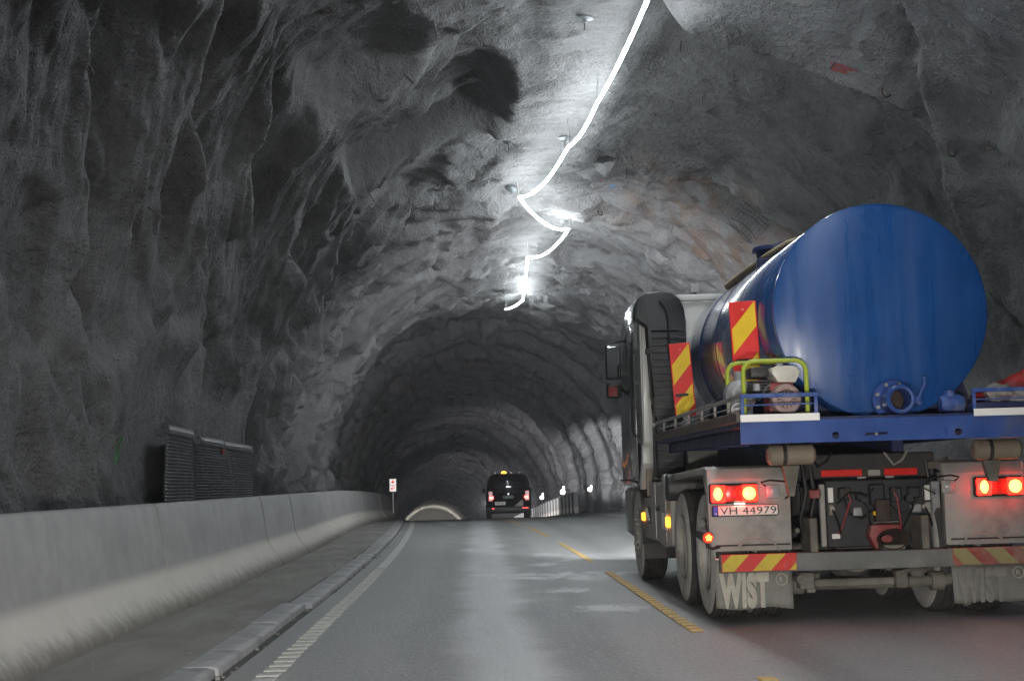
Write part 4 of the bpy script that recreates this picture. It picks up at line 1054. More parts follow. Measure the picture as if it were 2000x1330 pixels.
for x0, x1, mr, my in ((1.888, 2.470, M_red_dirty, M_yellow_dirty), (3.69, 4.272, M_red_mud, M_yellow_mud)):
    p = obj('marker_plate', MB().box((x0, 11.652, 0.410), (x1, 11.661, 0.543), 0.003), mr, truck)
    left = x0 < 3
    stripes((x0 + 0.004, x1 - 0.004, 0.414, 0.539), 11.652, 0.30, 1.05 if left else -1.05, 0.205 if left else 0.08, p, my)
# tow bracket ends under the bumper
mb = MB().box((2.50, 11.72, 0.255), (2.62, 11.86, 0.385), 0.02, seg=2); mb.cyl((2.51, 11.70, 0.335), (2.51, 11.80, 0.335), 0.036, n=12); mb.box((2.56, 11.74, 0.225), (2.63, 11.84, 0.27), 0.01)
obj('crossbar_clamp', mb, M_mud_metal, truck)
obj('lower_crossbar', MB().box((2.62, 11.77, 0.262), (3.26, 11.84, 0.325), 0.012), M_mud_metal, truck)
mb = MB().box((3.26, 11.74, 0.24), (3.36, 11.86, 0.38), 0.02, seg=2); mb.tube([(3.3, 11.75, 0.36), (3.42, 11.76, 0.39), (3.5, 11.78, 0.37), (3.56, 11.85, 0.38)], 0.018, 6)
obj('crossbar_clamp', mb, M_mud_metal, truck)

# mud flaps with raised lettering
def flap(x0, x1, z0, z1, mat, y):
    mb = MB(); nx, nz = 14, 8; V = []
    for j in range(nz + 1):
        row = []
        for i in range(nx + 1):
            f, h = i / nx, j / nz
            zz_ = z0 + (z1 - z0) * h + (0.010 * math.sin(f * 9 + x0) if j == 0 else 0)
            row.append(mb.bm.verts.new((x0 + (x1 - x0) * f, y - 0.012 * math.sin(f * 5 + 1) * (1 - h) - 0.02 * (1 - h), zz_)))
        V.append(row)
    for j in range(nz):
        for i in range(nx): mb.bm.faces.new((V[j][i], V[j][i + 1], V[j + 1][i + 1], V[j + 1][i]))
    o = obj('mud_flap', mb, mat, truck); sm = o.modifiers.new('thick', 'SOLIDIFY'); sm.thickness = 0.008; sm.offset = -1; return o
fl1 = flap(1.848, 2.452, 0.118, 0.505, M_flap, 11.775)
text_mesh('WIST', 0.33, 0.0015, M_flap_text, 'flap_lettering', fl1, (1.872, 11.728, 0.148), width=0.39, spacing=1.08, offset=0.022)
mb = MB().tube([(2.362 + 0.043 * math.cos(a), 11.733, 0.338 + 0.043 * math.sin(a)) for a in np.linspace(0, 2 * math.pi, 25)[:-1]], 0.005, 6, close=True)
obj('ring_mark', mb, M_flap_text, fl1); text_mesh('R', 0.055, 0.003, M_flap_text, 'ring_letter', fl1, (2.345, 11.731, 0.319))
fl2 = flap(3.708, 4.312, 0.118, 0.410, M_flap, 11.775)
text_mesh('WIST', 0.33, 0.0012, M_flap_faded, 'flap_lettering', fl2, (3.736, 11.728, 0.135), width=0.39, spacing=1.08, offset=0.020)
mb = MB().tube([(4.222 + 0.043 * math.cos(a), 11.733, 0.338 + 0.043 * math.sin(a)) for a in np.linspace(0, 2 * math.pi, 25)[:-1]], 0.005, 6, close=True)
obj('ring_mark', mb, M_flap_text, fl2); text_mesh('R', 0.055, 0.003, M_flap_text, 'ring_letter', fl2, (4.205, 11.731, 0.319))
obj('flap_rail', MB().box((1.85, 11.745, 0.497), (2.45, 11.765, 0.512), 0.003), M_steel, truck)

# side marker lamp on a stalk
ml = obj('lit_marker', MB().tube([(1.90, 11.80, 0.60), (1.84, 11.78, 0.585), (1.80, 11.77, 0.60), (1.795, 11.77, 0.64)], 0.014, 6), M_chassis, truck)
obj('lamp_body', MB().cyl((1.770, 11.90, 0.70), (1.800, 11.735, 0.675), 0.043, 0.048, n=16), M_chassis, ml)
obj('lens', MB().lathe([(0.0, -0.03), (0.025, -0.022), (0.040, 0.0)], (1.802, 11.732, 0.674), 'Y', 16), M_marker_red, ml)
mb = MB(); star = [(0.028 * (1 if k % 2 == 0 else 0.7) * math.sin(k * math.pi / 5), 0.028 * (1 if k % 2 == 0 else 0.7) * math.cos(k * math.pi / 5)) for k in range(10)]
mb.prism([(1.802 + a, 0.674 + b) for a, b in star], 'Y', 11.692, 11.700); obj('bulb', mb, M_marker_core, ml)

# dark equipment box between the fenders
bx0, bx1 = 2.82, 3.72
eb = obj('equipment_box', MB().box((bx0, 12.12, 0.545), (bx1, 12.4, 1.09), 0.012), M_box, truck)
for xa in (bx0 + 0.0, bx1 - 0.075):
    obj('box_upright', MB().box((xa - 0.055 if xa < 3 else xa + 0.03, 12.06, 0.56), (xa - 0.012 if xa < 3 else xa + 0.095, 12.118, 1.06), 0.006), M_dirty_grey if xa < 3 else M_pump_grey, eb)
for xa in (2.842, 3.628):
    obj('white_reflector', MB().box((xa, 12.095, 0.91), (xa + 0.042, 12.118, 1.03), 0.003), M_white_film, eb)
    obj('tan_reflector', MB().box((xa + 0.002, 12.095, 0.81), (xa + 0.042, 12.118, 0.895), 0.003), M_tan if xa < 3 else M_dirty_grey, eb)
obj('white_label', MB().box((2.862, 12.11, 0.620), (2.928, 12.118, 0.660), 0.002), M_white_film, eb)
obj('air_coupling', MB().prism([(3.02, 0.80), (3.10, 0.80), (3.092, 0.87), (3.03, 0.87)], 'Y', 12.03, 12.118, 0.008), M_pump_grey, eb)
obj('air_coupling', MB().box((3.50, 12.05, 0.815), (3.585, 12.118, 0.885), 0.01), M_pump_grey, eb)
mb = MB()
for x0, z0, w, h in ((2.92, 0.93, 0.10, 0.10), (3.06, 0.92, 0.06, 0.07), (3.17, 0.88, 0.12, 0.17), (3.48, 0.93, 0.10, 0.09), (3.34, 0.90, 0.09, 0.12)): mb.box((x0, 12.05, z0), (x0 + w, 12.118, z0 + h), 0.012)
tag(obj('valve_block', mb, M_box, eb), kind=None)
for p in ([(2.95, 0.95), (2.99, 0.82), (3.10, 0.78), (3.2, 0.86)], [(3.55, 0.95), (3.50, 0.84), (3.40, 0.80), (3.3, 0.9)], [(2.9, 0.9), (3.0, 0.99), (3.15, 0.96), (3.2, 1.02)]):
    obj('air_line', MB().tube([(x, 12.06 - 0.02 * (i % 2), z) for i, (x, z) in enumerate(p)], 0.010, 6), M_black, eb)
obj('warning_light', MB().box((3.185, 12.02, 0.80), (3.245, 12.06, 0.835), 0.005), M_yellow, eb)
hk = obj('tow_coupling', MB().prism([(3.15, 0.73), (3.39, 0.73), (3.41, 0.64), (3.38, 0.55), (3.33, 0.50), (3.21, 0.50), (3.17, 0.55), (3.13, 0.64)], 'Y', 11.98, 12.118, 0.02), M_engine_red, eb)
mb = MB().lathe([(0.125, -0.22), (0.130, -0.20), (0.10, -0.10), (0.05, 0.0), (0.045, -0.02), (0.09, -0.12), (0.118, -0.215)], (3.27, 12.0, 0.615), 'Y', 20, close_prof=True)
for v in mb.bm.verts: v.co.z = 0.615 + (v.co.z - 0.615) * 0.62
obj('coupling_jaw', mb, M_rusty, eb)
obj('coupling_lip', MB().box((3.19, 11.80, 0.535), (3.37, 11.98, 0.575), 0.015, seg=2), M_mud_metal, eb)
obj('coupling_handle', MB().tube([(3.17, 11.97, 0.74), (3.19, 11.95, 0.752), (3.36, 11.95, 0.752), (3.37, 11.97, 0.74)], 0.008, 6), M_steel, eb)
obj('coupling_body', MB().box((3.20, 12.0, 0.74), (3.32, 12.118, 0.93), 0.02, seg=2), M_rusty, eb)
for k in range(7):
    x = 2.86 + 0.125 * k; z = 0.86 + 0.07 * ((k * 5) % 3)
    obj('brake_valve', MB().cyl((x, 12.118, z), (x, 12.05 - 0.01 * (k % 3), z), 0.022 + 0.008 * (k % 2), n=12), (M_dirty_grey, M_rusty, M_box)[k % 3], eb)
    obj('air_line', MB().tube([(x, 12.06, z), (x + 0.02, 12.02, z - 0.07), (x + 0.05 * (-1) ** k, 12.05, 0.72), (x + 0.07 * (-1) ** k, 12.11, 0.66)], 0.009, 6), (M_black, M_engine_red, M_black)[k % 3], eb)
for k in range(2):
    x = 2.72 + 0.62 * k
    obj('hanging_cable', MB().tube([(x, 12.19, 1.30), (x + 0.05, 12.1, 1.20), (x + 0.12, 12.12, 1.235), (x + 0.19, 12.19, 1.31)], 0.011, 6), (M_black_plastic, M_dirty_grey)[k % 2], eb)
# red reflector bars on the cross member above the box
cm = obj('rear_cross_member', MB().box((2.55, 12.20, 1.10), (3.75, 12.32, 1.30), 0.01), M_chassis, truck)
obj('red_reflector_bar', MB().box((2.815, 12.185, 1.118), (3.150, 12.199, 1.172), 0.003), M_red, cm)
obj('red_reflector_bar', MB().box((3.330, 12.185, 1.116), (3.602, 12.199, 1.172), 0.003), M_red, cm)
obj('type_plate', MB().box((3.20, 12.188, 1.118), (3.30, 12.199, 1.165), 0.002), M_dirty_grey, cm)
for x in (3.11, 3.34): obj('clip', MB().box((x, 12.19, 1.095), (x + 0.07, 12.20, 1.112), 0.002), M_dirty_grey, cm)
for x0 in (2.215, 3.585 + 0.2):
    at_ = obj('air_tank', MB().lathe([(0.0, 0.0), (0.05, 0.0), (0.076, 0.02), (0.076, 0.34), (0.05, 0.362), (0.0, 0.362)], (x0, 11.34, 1.293), 'X', 20), M_tan, truck)
    obj('tank_strap', MB().lathe([(0.078, 0.11), (0.080, 0.112), (0.080, 0.138), (0.078, 0.14)], (x0, 11.34, 1.293), 'X', 20), M_chassis, at_)
    obj('bracket', MB().prism([(x0 + 0.13, 1.215), (x0 + 0.26, 1.215), (x0 + 0.21, 0.98), (x0 + 0.17, 0.98)] if x0 < 3 else [(x0 + 0.1, 1.215), (x0 + 0.24, 1.215), (x0 + 0.2, 1.05), (x0 + 0.14, 1.05)], 'Y', 11.40, 11.48, 0.01), M_mud_metal, at_)
# hanging brake cables, hoses and brackets in the shade under the deck
for k, (x, y, z) in enumerate(((2.62, 12.0, 1.1), (2.72, 12.15, 1.05), (3.78, 12.0, 1.1), (3.68, 12.2, 1.08))):
    obj('hose', MB().tube([(x, y, z + 0.15), (x + 0.02, y - 0.03, z - 0.1), (x - 0.03, y, z - 0.32), (x + 0.01, y + 0.05, z - 0.5)], 0.018, 7), M_black_plastic, truck)
obj('red_hose_clip', MB().box((2.66, 11.95, 0.95), (2.75, 12.0, 1.02), 0.01), M_engine_red, truck)

# ------------------------------------------------------------------ deck and rails
deck = obj('deck', MB().box((1.955, 10.90, 1.50), (2 * TX - 1.955, 16.05, 1.56), 0.006), M_navy, truck)
for s in (-1, 1):
    x = TX + s * (TX - 1.94)
    obj('deck_edge', MB().box((x - 0.02, 10.93, 1.535), (x + 0.02, 16.05, 1.612), 0.006), M_timber, deck)
    obj('deck_beam', MB().box((TX + s * 0.98 - 0.03, 10.95, 1.40), (TX + s * 0.98 + 0.03, 16.0, 1.498), 0.006), M_navy, deck)
    obj('sub_frame', MB().box((TX + s * 0.42 - 0.05, 12.36, 1.085), (TX + s * 0.42 + 0.05, 16.1, 1.495), 0.008), M_navy, deck)
for y in (11.9, 13.0, 14.2, 15.4): obj('deck_bearer', MB().box((TX - 0.94, y, 1.41), (TX + 0.94, y + 0.07, 1.495), 0.006), M_navy, deck)
def circ(cx, cz, r, n=18): return [(cx + r * math.cos(2 * math.pi * k / n), cz + r * math.sin(2 * math.pi * k / n)) for k in range(n)]
bx_l, bx_r = 1.935, 2 * TX - 1.935
slot = [(2.845, 1.412), (3.01, 1.418), (3.01, 1.436), (2.845, 1.432)]
mb = MB().plate([(bx_l, 1.374), (bx_r, 1.374), (bx_r, 1.541), (bx_l, 1.541)], [circ(2.630, 1.421, 0.027), circ(3.53, 1.421, 0.027), slot], 10.87, 10.882)
mb.box((bx_l, 10.8825, 1.529), (bx_r, 10.93, 1.541), 0.002); mb.box((bx_l, 10.8825, 1.374), (bx_r, 10.93, 1.386), 0.002)
beam = obj('rear_beam', mb, M_blue_deck, truck)
obj('lock_bolt', MB().cyl((2.93, 10.875, 1.425), (2.93, 10.90, 1.425), 0.012, n=8), M_steel, beam)
for x in (2.72, 3.43): obj('weld_frame', MB().prism([(x, 1.40), (x + 0.022, 1.40), (x + 0.022, 1.455), (x, 1.455)], 'Y', 10.8665, 10.8695), M_blue_deck, beam)
for x0, x1 in ((1.937, 2.517), (3.648, 2 * TX - 1.937)):
    obj('white_reflector_strip', MB().box((x0, 10.855, 1.533), (x1, 10.868, 1.587), 0.003), M_white_film, beam)
def guard(s):
    X = lambda x: TX + s * (x - TX) if s < 0 else 2 * TX - x
    def q(x): return x if s < 0 else 2 * TX - x
    xo, xi = q(1.945), q(2.512)
    mb = MB(); a, b = min(xo, xi), max(xo, xi)
    mb.box((a, 10.872, 1.708), (b, 10.892, 1.738), 0.003); 
    for x in (a + 0.001, b - 0.027): mb.box((x, 10.873, 1.585), (x + 0.025, 10.891, 1.707), 0.002)
    g_ = obj('guard_frame', mb, M_blue_worn, truck)
    obj('guard_rod', MB().tube([(a, 10.884, 1.655), (b, 10.884, 1.658)], 0.0055, 6), M_blue_worn, g_)
    sr = obj('side_rail', MB().box((min(xo, xo - s * 0.025), 10.895, 1.708), (max(xo, xo - s * 0.025), 16.0, 1.738), 0.003), M_dirty_grey, truck)
    obj('guard_rod', MB().tube([(xo - s * 0.01, 10.89, 1.656), (xo - s * 0.01, 16.0, 1.656)], 0.0055, 6), M_steel, sr)
    for y in (11.45, 12.1, 12.8, 13.6, 14.5, 15.4):
        obj('rail_post', MB().box((min(xo, xo - s * 0.022), y, 1.615), (max(xo, xo - s * 0.022), y + 0.022, 1.707), 0.002), M_dirty_grey, sr)
guard(-1); guard(1)

# ------------------------------------------------------------------ the tank
TKX, TKZ, TKR = 3.122, 2.372, 0.818
T0, T1 = 11.30, 15.75
shell_prof = [(TKR, T0), (TKR, T1)]
mb = MB(); mb.lathe([(TKR - 0.004, T0), (TKR, T0 + 0.006), (TKR, T1), (TKR - 0.05, T1 + 0.10), (TKR * 0.6, T1 + 0.17), (0, T1 + 0.2)], (TKX, 0, TKZ), 'Y', 96)
tank = obj('tank', mb, M_blue_shell, truck, angle=40)
mb = MB(); pr = []
for k in range(15):
    f = k / 14.0; r = (TKR - 0.004) * (1 - f); pr.append((r, T0 - 0.085 * (1 - (1 - f) ** 2.4) - (0.004 if k else 0)))
mb.lathe([(TKR - 0.004, T0 + 0.006)] + pr, (TKX, 0, TKZ), 'Y', 96)
obj('tank_end', mb, M_blue_end, tank, angle=60)
mb = MB()
obj('rim_weld', MB().lathe([(TKR - 0.002, T0 - 0.004), (TKR + 0.005, T0), (TKR + 0.005, T0 + 0.012), (TKR - 0.002, T0 + 0.016)], (TKX, 0, TKZ), 'Y', 96, close_prof=True), M_blue_shell, tank)
for y in (12.15, 13.0, 14.1, 15.1):
    obj('weld_seam', MB().lathe([(TKR - 0.002, y - 0.006), (TKR + 0.004, y - 0.002), (TKR + 0.004, y + 0.002), (TKR - 0.002, y + 0.006)], (TKX, 0, TKZ), 'Y', 96, close_prof=True), M_navy, tank)
for y in (11.6, 13.3, 15.2):
    pr = [(TKX - 0.80, 1.562), (TKX + 0.80, 1.562)] + [(TKX + (TKR + 0.002) * math.sin(rad(a)), TKZ - (TKR + 0.002) * math.cos(rad(a))) for a in range(55, -56, -5)]
    obj('tank_saddle', MB().prism(pr, 'Y', y, y + 0.10), M_navy, tank)
fl_ = obj('outlet_flange', MB().lathe([(0.0, -0.045), (0.150, -0.045), (0.152, -0.04), (0.152, -0.012), (0.150, -0.008), (0.105, -0.006), (0.105, 0.12), (0.0, 0.12)], (3.14, 11.20, 1.678), 'Y', 40), M_blue_deck, tank)
for k in range(8):
    a = 2 * math.pi * (k + 0.5) / 8; x, z = 3.14 + 0.127 * math.cos(a), 1.678 + 0.127 * math.sin(a)
    if k == 0: pb = obj('flange_bolt', MB().cyl((x, 11.155, z), (x, 11.128, z), 0.015, n=6), M_steel, fl_)
    else:
        c = pb.copy(); COL.objects.link(c); c.parent = fl_; c.location = Vector((x, 11.1415, z - 0.015)) - WORLD_O[fl_]
mb = MB().lathe([(0.100, 0.0), (0.104, -0.10), (0.106, -0.20), (0.108, -0.215), (0.096, -0.225), (0.078, -0.222), (0.076, -0.20), (0.074, -0.02), (0.0, -0.02)], (3.14, 11.155, 1.675), 'Y', 36)
obj('outlet_pipe', mb, M_blue_deck, fl_)
obj('valve_disc', MB().lathe([(0.0, -0.012), (0.05, -0.008), (0.074, 0.0)], (3.135, 11.10, 1.675), 'Y', 20), M_rusty, fl_)
mb = MB().box((3.255, 11.10, 1.645), (3.335, 11.16, 1.685), 0.008); mb.tube([(3.30, 11.12, 1.67), (3.335, 11.12, 1.70), (3.352, 11.11, 1.75), (3.37, 11.10, 1.78), (3.372, 11.10, 1.845)], 0.014, 7); mb.cyl((3.33, 11.13, 1.64), (3.33, 11.13, 1.69), 0.025, n=8)
obj('valve_lever', mb, M_blue_worn, fl_); obj('lever_stub', MB().cyl((3.245, 11.10, 1.638), (3.25, 11.08, 1.638), 0.011, n=8), M_steel, fl_)
mh = obj('manhole', MB().lathe([(0.0, 0.16), (0.24, 0.16), (0.25, 0.14), (0.25, 0.12), (0.21, 0.118), (0.21, -0.05)], (TKX - 0.14, 14.3, TKZ + TKR - 0.02), 'Z', 28), M_navy, tank)
obj('lid_handle', MB().tube([(TKX - 0.30, 14.3, TKZ + TKR + 0.02), (TKX - 0.27, 14.3, TKZ + TKR + 0.13), (TKX - 0.1, 14.3, TKZ + TKR + 0.19)], 0.014, 6), M_navy, mh)
obj('tank_bracket', MB().box((TKX - 0.42, 13.9, TKZ + 0.66), (TKX - 0.30, 13.98, TKZ + 0.80), 0.01), M_navy, tank)

# warning panels on upright stands
def warning_panel(x0, x1, z0, z1, y, tilt, lab):
    r = thing_part('warning_panel', x0, x1, z0, z1, y)
    return r
def panel(x0, w, z0, h, y, lean, yaw, pitch, phase):
    mb = MB().box((0, 0.0, 0), (w, 0.012, h), 0.004); p = obj('warning_panel', mb, M_red, truck, origin=(0, 0, 0))
    WORLD_O[p] = Vector((0, 0, 0))
    stripes((0.012, w - 0.012, 0.012, h - 0.012), 0.0, pitch, 1.12, phase, p, M_yellow, 0.003)
    text_mesh('H', 0.024, 0.0006, M_white_film, 'approval_letter', p, (w * 0.46, -0.0012, h - 0.075))
    obj('grip_slot', MB().prism([(w * 0.40 + 0.045 * (c / 0.6), h * 0.29 + 0.016 * s_) for c, s_ in [(0.6 * math.cos(a) + (0.35 if math.cos(a) > 0 else -0.35), math.sin(a)) for a in np.linspace(0, 2 * math.pi, 17)[:-1]]], 'Y', -0.006, -0.0005), M_black, p)
    obj('back_post', MB().box((w * 0.4, 0.014, -0.35), (w * 0.6, 0.04, h * 0.9), 0.003), M_dirty_grey, p)
    p.location = Vector((x0, y, z0)) - WORLD_O[truck]; p.rotation_euler = (0, lean, yaw); return p
p1 = panel(2.052, 0.215, 1.755, 0.745, 15.2, -0.058, 0.0, 0.41, 0.305)
p2 = panel(2.098, 0.222, 1.86, 0.68, 11.95, -0.035, 0.0, 0.41, 0.24)

# ------------------------------------------------------------------ cab
CX0, CX1 = 1.83, 2 * TX - 1.83
out = [(16.32, 1.50), (16.32, 2.86), (16.36, 3.06), (16.46, 3.13), (17.6, 3.13), (18.25, 2.95), (18.62, 2.0), (18.66, 1.05), (16.75, 1.05), (16.52, 1.36)]
mb = MB().prism(out, 'X', CX0, CX1, 0.035)
for f in mb.bm.faces:
    n = f.normal
mb.bm.normal_update()
for f in mb.bm.faces: f.material_index = 1 if abs(f.normal.x) > 0.8 else 0
cab_o = obj('cab', mb, [M_cab_white, M_cab_side], truck)
# pale corner panel, roof lip and ribs of the back wall
obj('corner_panel', MB().prism([(1.842, 1.52), (1.985, 1.56), (1.975, 1.90), (1.955, 2.0), (1.93, 2.2), (1.90, 2.75), (1.895, 2.90), (1.862, 2.92)], 'Y', 16.26, 16.318, 0.008), M_cab_white, cab_o)
obj('roof_lip', MB().box((CX0 + 0.05, 16.27, 3.065), (CX1 - 0.05, 16.355, 3.135), 0.02, seg=2), M_cab_white, cab_o)
for z in (2.45, 2.72): obj('wall_rib', MB().box((2.45, 16.305, z), (4.2, 16.318, z + 0.04), 0.004), M_cab_white, cab_o)
for x in (2.52, 2.68): obj('vent_slot', MB().box((x, 16.300, 2.80), (x + 0.10, 16.304, 2.825), 0.001), M_dirty_grey, cab_o)
for s in (-1, 1):
    x = CX0 if s < 0 else CX1
    a, b = (x - 0.006, x + 0.004) if s < 0 else (x - 0.004, x + 0.006)
    obj('side_window', MB().prism([(16.95, 2.05), (16.95, 2.70), (17.75, 2.70), (18.12, 2.10)], 'X', a, b, 0.002), M_glass, cab_o)
    d = obj('door', MB().prism([(16.86, 1.12), (16.86, 2.80), (17.80, 2.80), (18.32, 2.02), (18.36, 1.12)], 'X', x + s * 0.001 - 0.004, x + s * 0.001 + 0.004, 0.001), M_cab_side, cab_o)
    obj('handle', MB().box((x + s * 0.02 - 0.015, 16.95, 1.92), (x + s * 0.02 + 0.015, 17.12, 1.96), 0.006), M_black_plastic, d)
    obj('grab_rail', MB().tube([(x + s * 0.01, 16.80, 1.6), (x + s * 0.05, 16.80, 1.66), (x + s * 0.05, 16.80, 2.5), (x + s * 0.01, 16.80, 2.56)], 0.014, 6), M_black_plastic, cab_o)
    obj('rain_strip', MB().tube([(x + s * 0.012, 16.5, 2.90), (x + s * 0.02, 17.3, 2.88), (x + s * 0.02, 17.9, 2.74), (x + s * 0.015, 18.25, 2.4)], 0.014, 6), M_steel, cab_o)
    obj('lower_skirt', MB().prism([(16.36, 1.30), (16.36, 1.54), (16.80, 1.54), (16.80, 1.02), (16.60, 1.02)], 'X', min(x, x - s * 0.12), max(x, x - s * 0.12), 0.01), M_cab_white, cab_o)
    m_ = obj('mirror', MB().box((x + s * 0.17 - 0.09, 17.55, 2.30), (x + s * 0.17 + 0.09, 17.68, 2.72), 0.03, seg=3), M_black_plastic, cab_o)
    obj('mirror_glass', MB().box((x + s * 0.17 - 0.075, 17.543, 2.33), (x + s * 0.17 + 0.075, 17.551, 2.69), 0.003), M_mirror, m_)
    m2 = obj('wide_mirror', MB().box((x + s * 0.17 - 0.088, 17.55, 2.08), (x + s * 0.17 + 0.088, 17.68, 2.265), 0.035, seg=3), M_black_plastic, cab_o)
    obj('mirror_glass', MB().box((x + s * 0.17 - 0.07, 17.543, 2.105), (x + s * 0.17 + 0.07, 17.551, 2.24), 0.003), M_mirror, m2)
    obj('mirror_arm', MB().tube([(x, 17.7, 2.76), (x + s * 0.10, 17.63, 2.755), (x + s * 0.20, 17.62, 2.735), (x + s * 0.25, 17.62, 2.68)], 0.013, 6), M_black_plastic, m_)
    obj('mirror_arm', MB().tube([(x, 17.72, 2.14), (x + s * 0.06, 17.66, 2.18), (x + s * 0.10, 17.62, 2.22)], 0.022, 6), M_black_plastic, m2)
rl = obj('roof_lamp', MB().box((2.428, 16.38, 3.165), (2.528, 16.45, 3.262), 0.012, seg=2), M_pump_grey, cab_o)
obj('lens', MB().box((2.438, 16.372, 3.175), (2.518, 16.381, 3.252), 0.004), M_lens_grey, rl)
obj('lamp_foot', MB().box((2.46, 16.40, 3.13), (2.50, 16.43, 3.17), 0.003), M_black_plastic, rl)
# headlamps sit at the front of the cab
for x in (2.1, 4.05): obj('headlight', MB().box((x - 0.2, 18.63, 0.78), (x + 0.2, 18.70, 0.98), 0.02), M_lens_grey, cab_o)
obj('front_bumper', MB().box((CX0 + 0.02, 18.3, 0.45), (CX1 - 0.02, 18.66, 1.04), 0.05), M_cab_side, truck)
obj('windscreen', MB().prism([(18.28, 2.90), (18.30, 2.90), (18.66, 2.0), (18.64, 2.0)], 'X', CX0 + 0.12, CX1 - 0.12, 0.0), M_glass, cab_o)

# black air intake stack behind the left of the cab
st = [(1.755, 2.83), (1.762, 2.98), (1.80, 3.075), (1.88, 3.125), (2.05, 3.140), (2.16, 3.125), (2.25, 3.06), (2.295, 2.95), (2.308, 2.80), (2.308, 2.45), (2.24, 2.40), (2.24, 1.73), (1.935, 1.73), (1.955, 1.92), (1.915, 2.0), (1.915, 2.78), (1.84, 2.84)]
intake = obj('air_intake', MB().prism(st, 'Y', 15.98, 16.25, 0.025), M_black_plastic, truck)
for k in range(13):
    z = 1.80 + k * 0.075
    obj('intake_rib', MB().box((1.93, 15.965, z), (2.225, 15.979, z + 0.03), 0.004), M_black_plastic, intake)
for z in (2.62, 2.70): obj('intake_rib', MB().box((1.93, 15.965, z), (2.29, 15.979, z + 0.02), 0.004), M_black_plastic, intake)
obj('intake_edge', MB().tube([(2.03, 15.972, 3.03), (2.09, 15.968, 2.94), (2.11, 15.968, 2.84), (2.11, 15.972, 2.40)], 0.014, 6), M_black, intake)
obj('intake_clip', MB().box((1.865, 15.99, 2.46), (1.92, 16.08, 2.53), 0.02, seg=2), M_black_plastic, intake)
obj('lower_duct', MB().box((1.93, 15.95, 1.14), (2.24, 16.22, 1.70), 0.02), M_box, intake)
for k in range(6): obj('intake_rib', MB().box((1.95, 15.938, 1.2 + k * 0.075), (2.22, 15.949, 1.225 + k * 0.075), 0.003), M_box, intake)

# side locker with lamps, steps and the front wheel's flap
xs = 1.86
lk = obj('side_locker', MB().prism([(14.38, 0.50), (14.38, 0.95), (14.72, 0.95), (14.72, 1.10), (16.0, 1.10), (16.0, 0.93), (16.72, 0.93), (16.72, 0.50), (15.4, 0.50), (14.9, 0.46)], 'X', xs, 2.45, 0.01), M_dirty_grey, truck)
obj('locker_recess', MB().box((xs - 0.003, 16.02, 0.66), (xs + 0.006, 16.38, 0.84), 0.001), M_black, lk)
obj('locker_latch', MB().tube([(xs - 0.012, 16.1, 0.70), (xs - 0.02, 16.2, 0.78), (xs - 0.012, 16.3, 0.82)], 0.015, 6), M_fuel_white, lk)
obj('side_reflector', MB().box((xs - 0.012, 14.62, 0.64), (xs - 0.002, 15.02, 0.80), 0.003), M_white_film, lk)
obj('side_marker', MB().box((xs - 0.03, 14.42, 0.67), (xs - 0.001, 14.58, 0.77), 0.008), M_amber, lk)
obj('side_marker', MB().box((xs - 0.03, 16.55, 0.68), (xs - 0.001, 16.68, 0.77), 0.008), M_amber, lk)
obj('tall_reflector', MB().box((1.862, 16.32, 0.95), (1.925, 16.36, 1.24), 0.004), M_tan, truck)
obj('filler_cap', MB().cyl((xs - 0.03, 15.3, 0.84), (xs + 0.002, 15.3, 0.84), 0.03, n=12), M_black, lk)
for y in (14.72, 15.55): obj('locker_edge', MB().box((xs - 0.006, y, 0.52), (xs - 0.001, y + 0.012, 1.08 if y < 15 else 1.08), 0.001), M_steel, lk)
obj('front_mudguard', MB().prism([(16.62, 0.42), (16.60, 0.86), (16.72, 1.06), (17.0, 1.15), (17.6, 1.15), (17.6, 1.10), (17.02, 1.10), (16.76, 1.02), (16.65, 0.84), (16.66, 0.42)], 'X', 1.83, 2.22, 0.008), M_black_plastic, truck)
obj('front_flap', MB().box((1.845, 16.62, 0.26), (2.20, 16.635, 0.48), 0.003), M_black_plastic, truck)
obj('wing_lamp', MB().box((1.66, 17.4, 1.02), (1.70, 17.44, 1.12), 0.01), M_lens_grey, truck)
obj('wing_arm', MB().tube([(1.83, 17.42, 1.12), (1.74, 17.42, 1.13), (1.68, 17.42, 1.12)], 0.012, 6), M_black_plastic, truck)
obj('battery_box', MB().box((TX + 0.55, 14.4, 0.55), (TX + 1.2, 16.6, 1.05), 0.02), M_dirty_grey, truck)

# ------------------------------------------------------------------ things lying on the deck
pump = thing('water_pump', (2.25, 11.3, 1.56), 'petrol water pump in a lime green tube frame on the tanker deck', 'water pump')
def hoop(y, x0, x1, zt, zb=1.575, r=0.017, rc=0.085):
    pts = [(x0, y, zb), (x0, y, zt - rc)] + [(x0 + rc - rc * math.cos(a), y, zt - rc + rc * math.sin(a)) for a in np.linspace(0.3, math.pi / 2, 5)] + [(x1 - rc + rc * math.sin(a), y, zt - rc + rc * math.cos(a)) for a in np.linspace(0, math.pi / 2 - 0.3, 5)] + [(x1, y, zt - rc), (x1, y, zb)]
    return MB().tube(pts, r, 9)
obj('frame_hoop', hoop(11.12, 2.018, 2.49, 1.995), M_lime, pump); obj('frame_hoop', hoop(11.62, 1.985, 2.48, 2.02), M_lime, pump)
for x in (2.018, 2.49): obj('frame_bar', MB().tube([(x, 11.12, 1.60), (x - 0.015, 11.62, 1.60)], 0.015, 7), M_lime, pump)
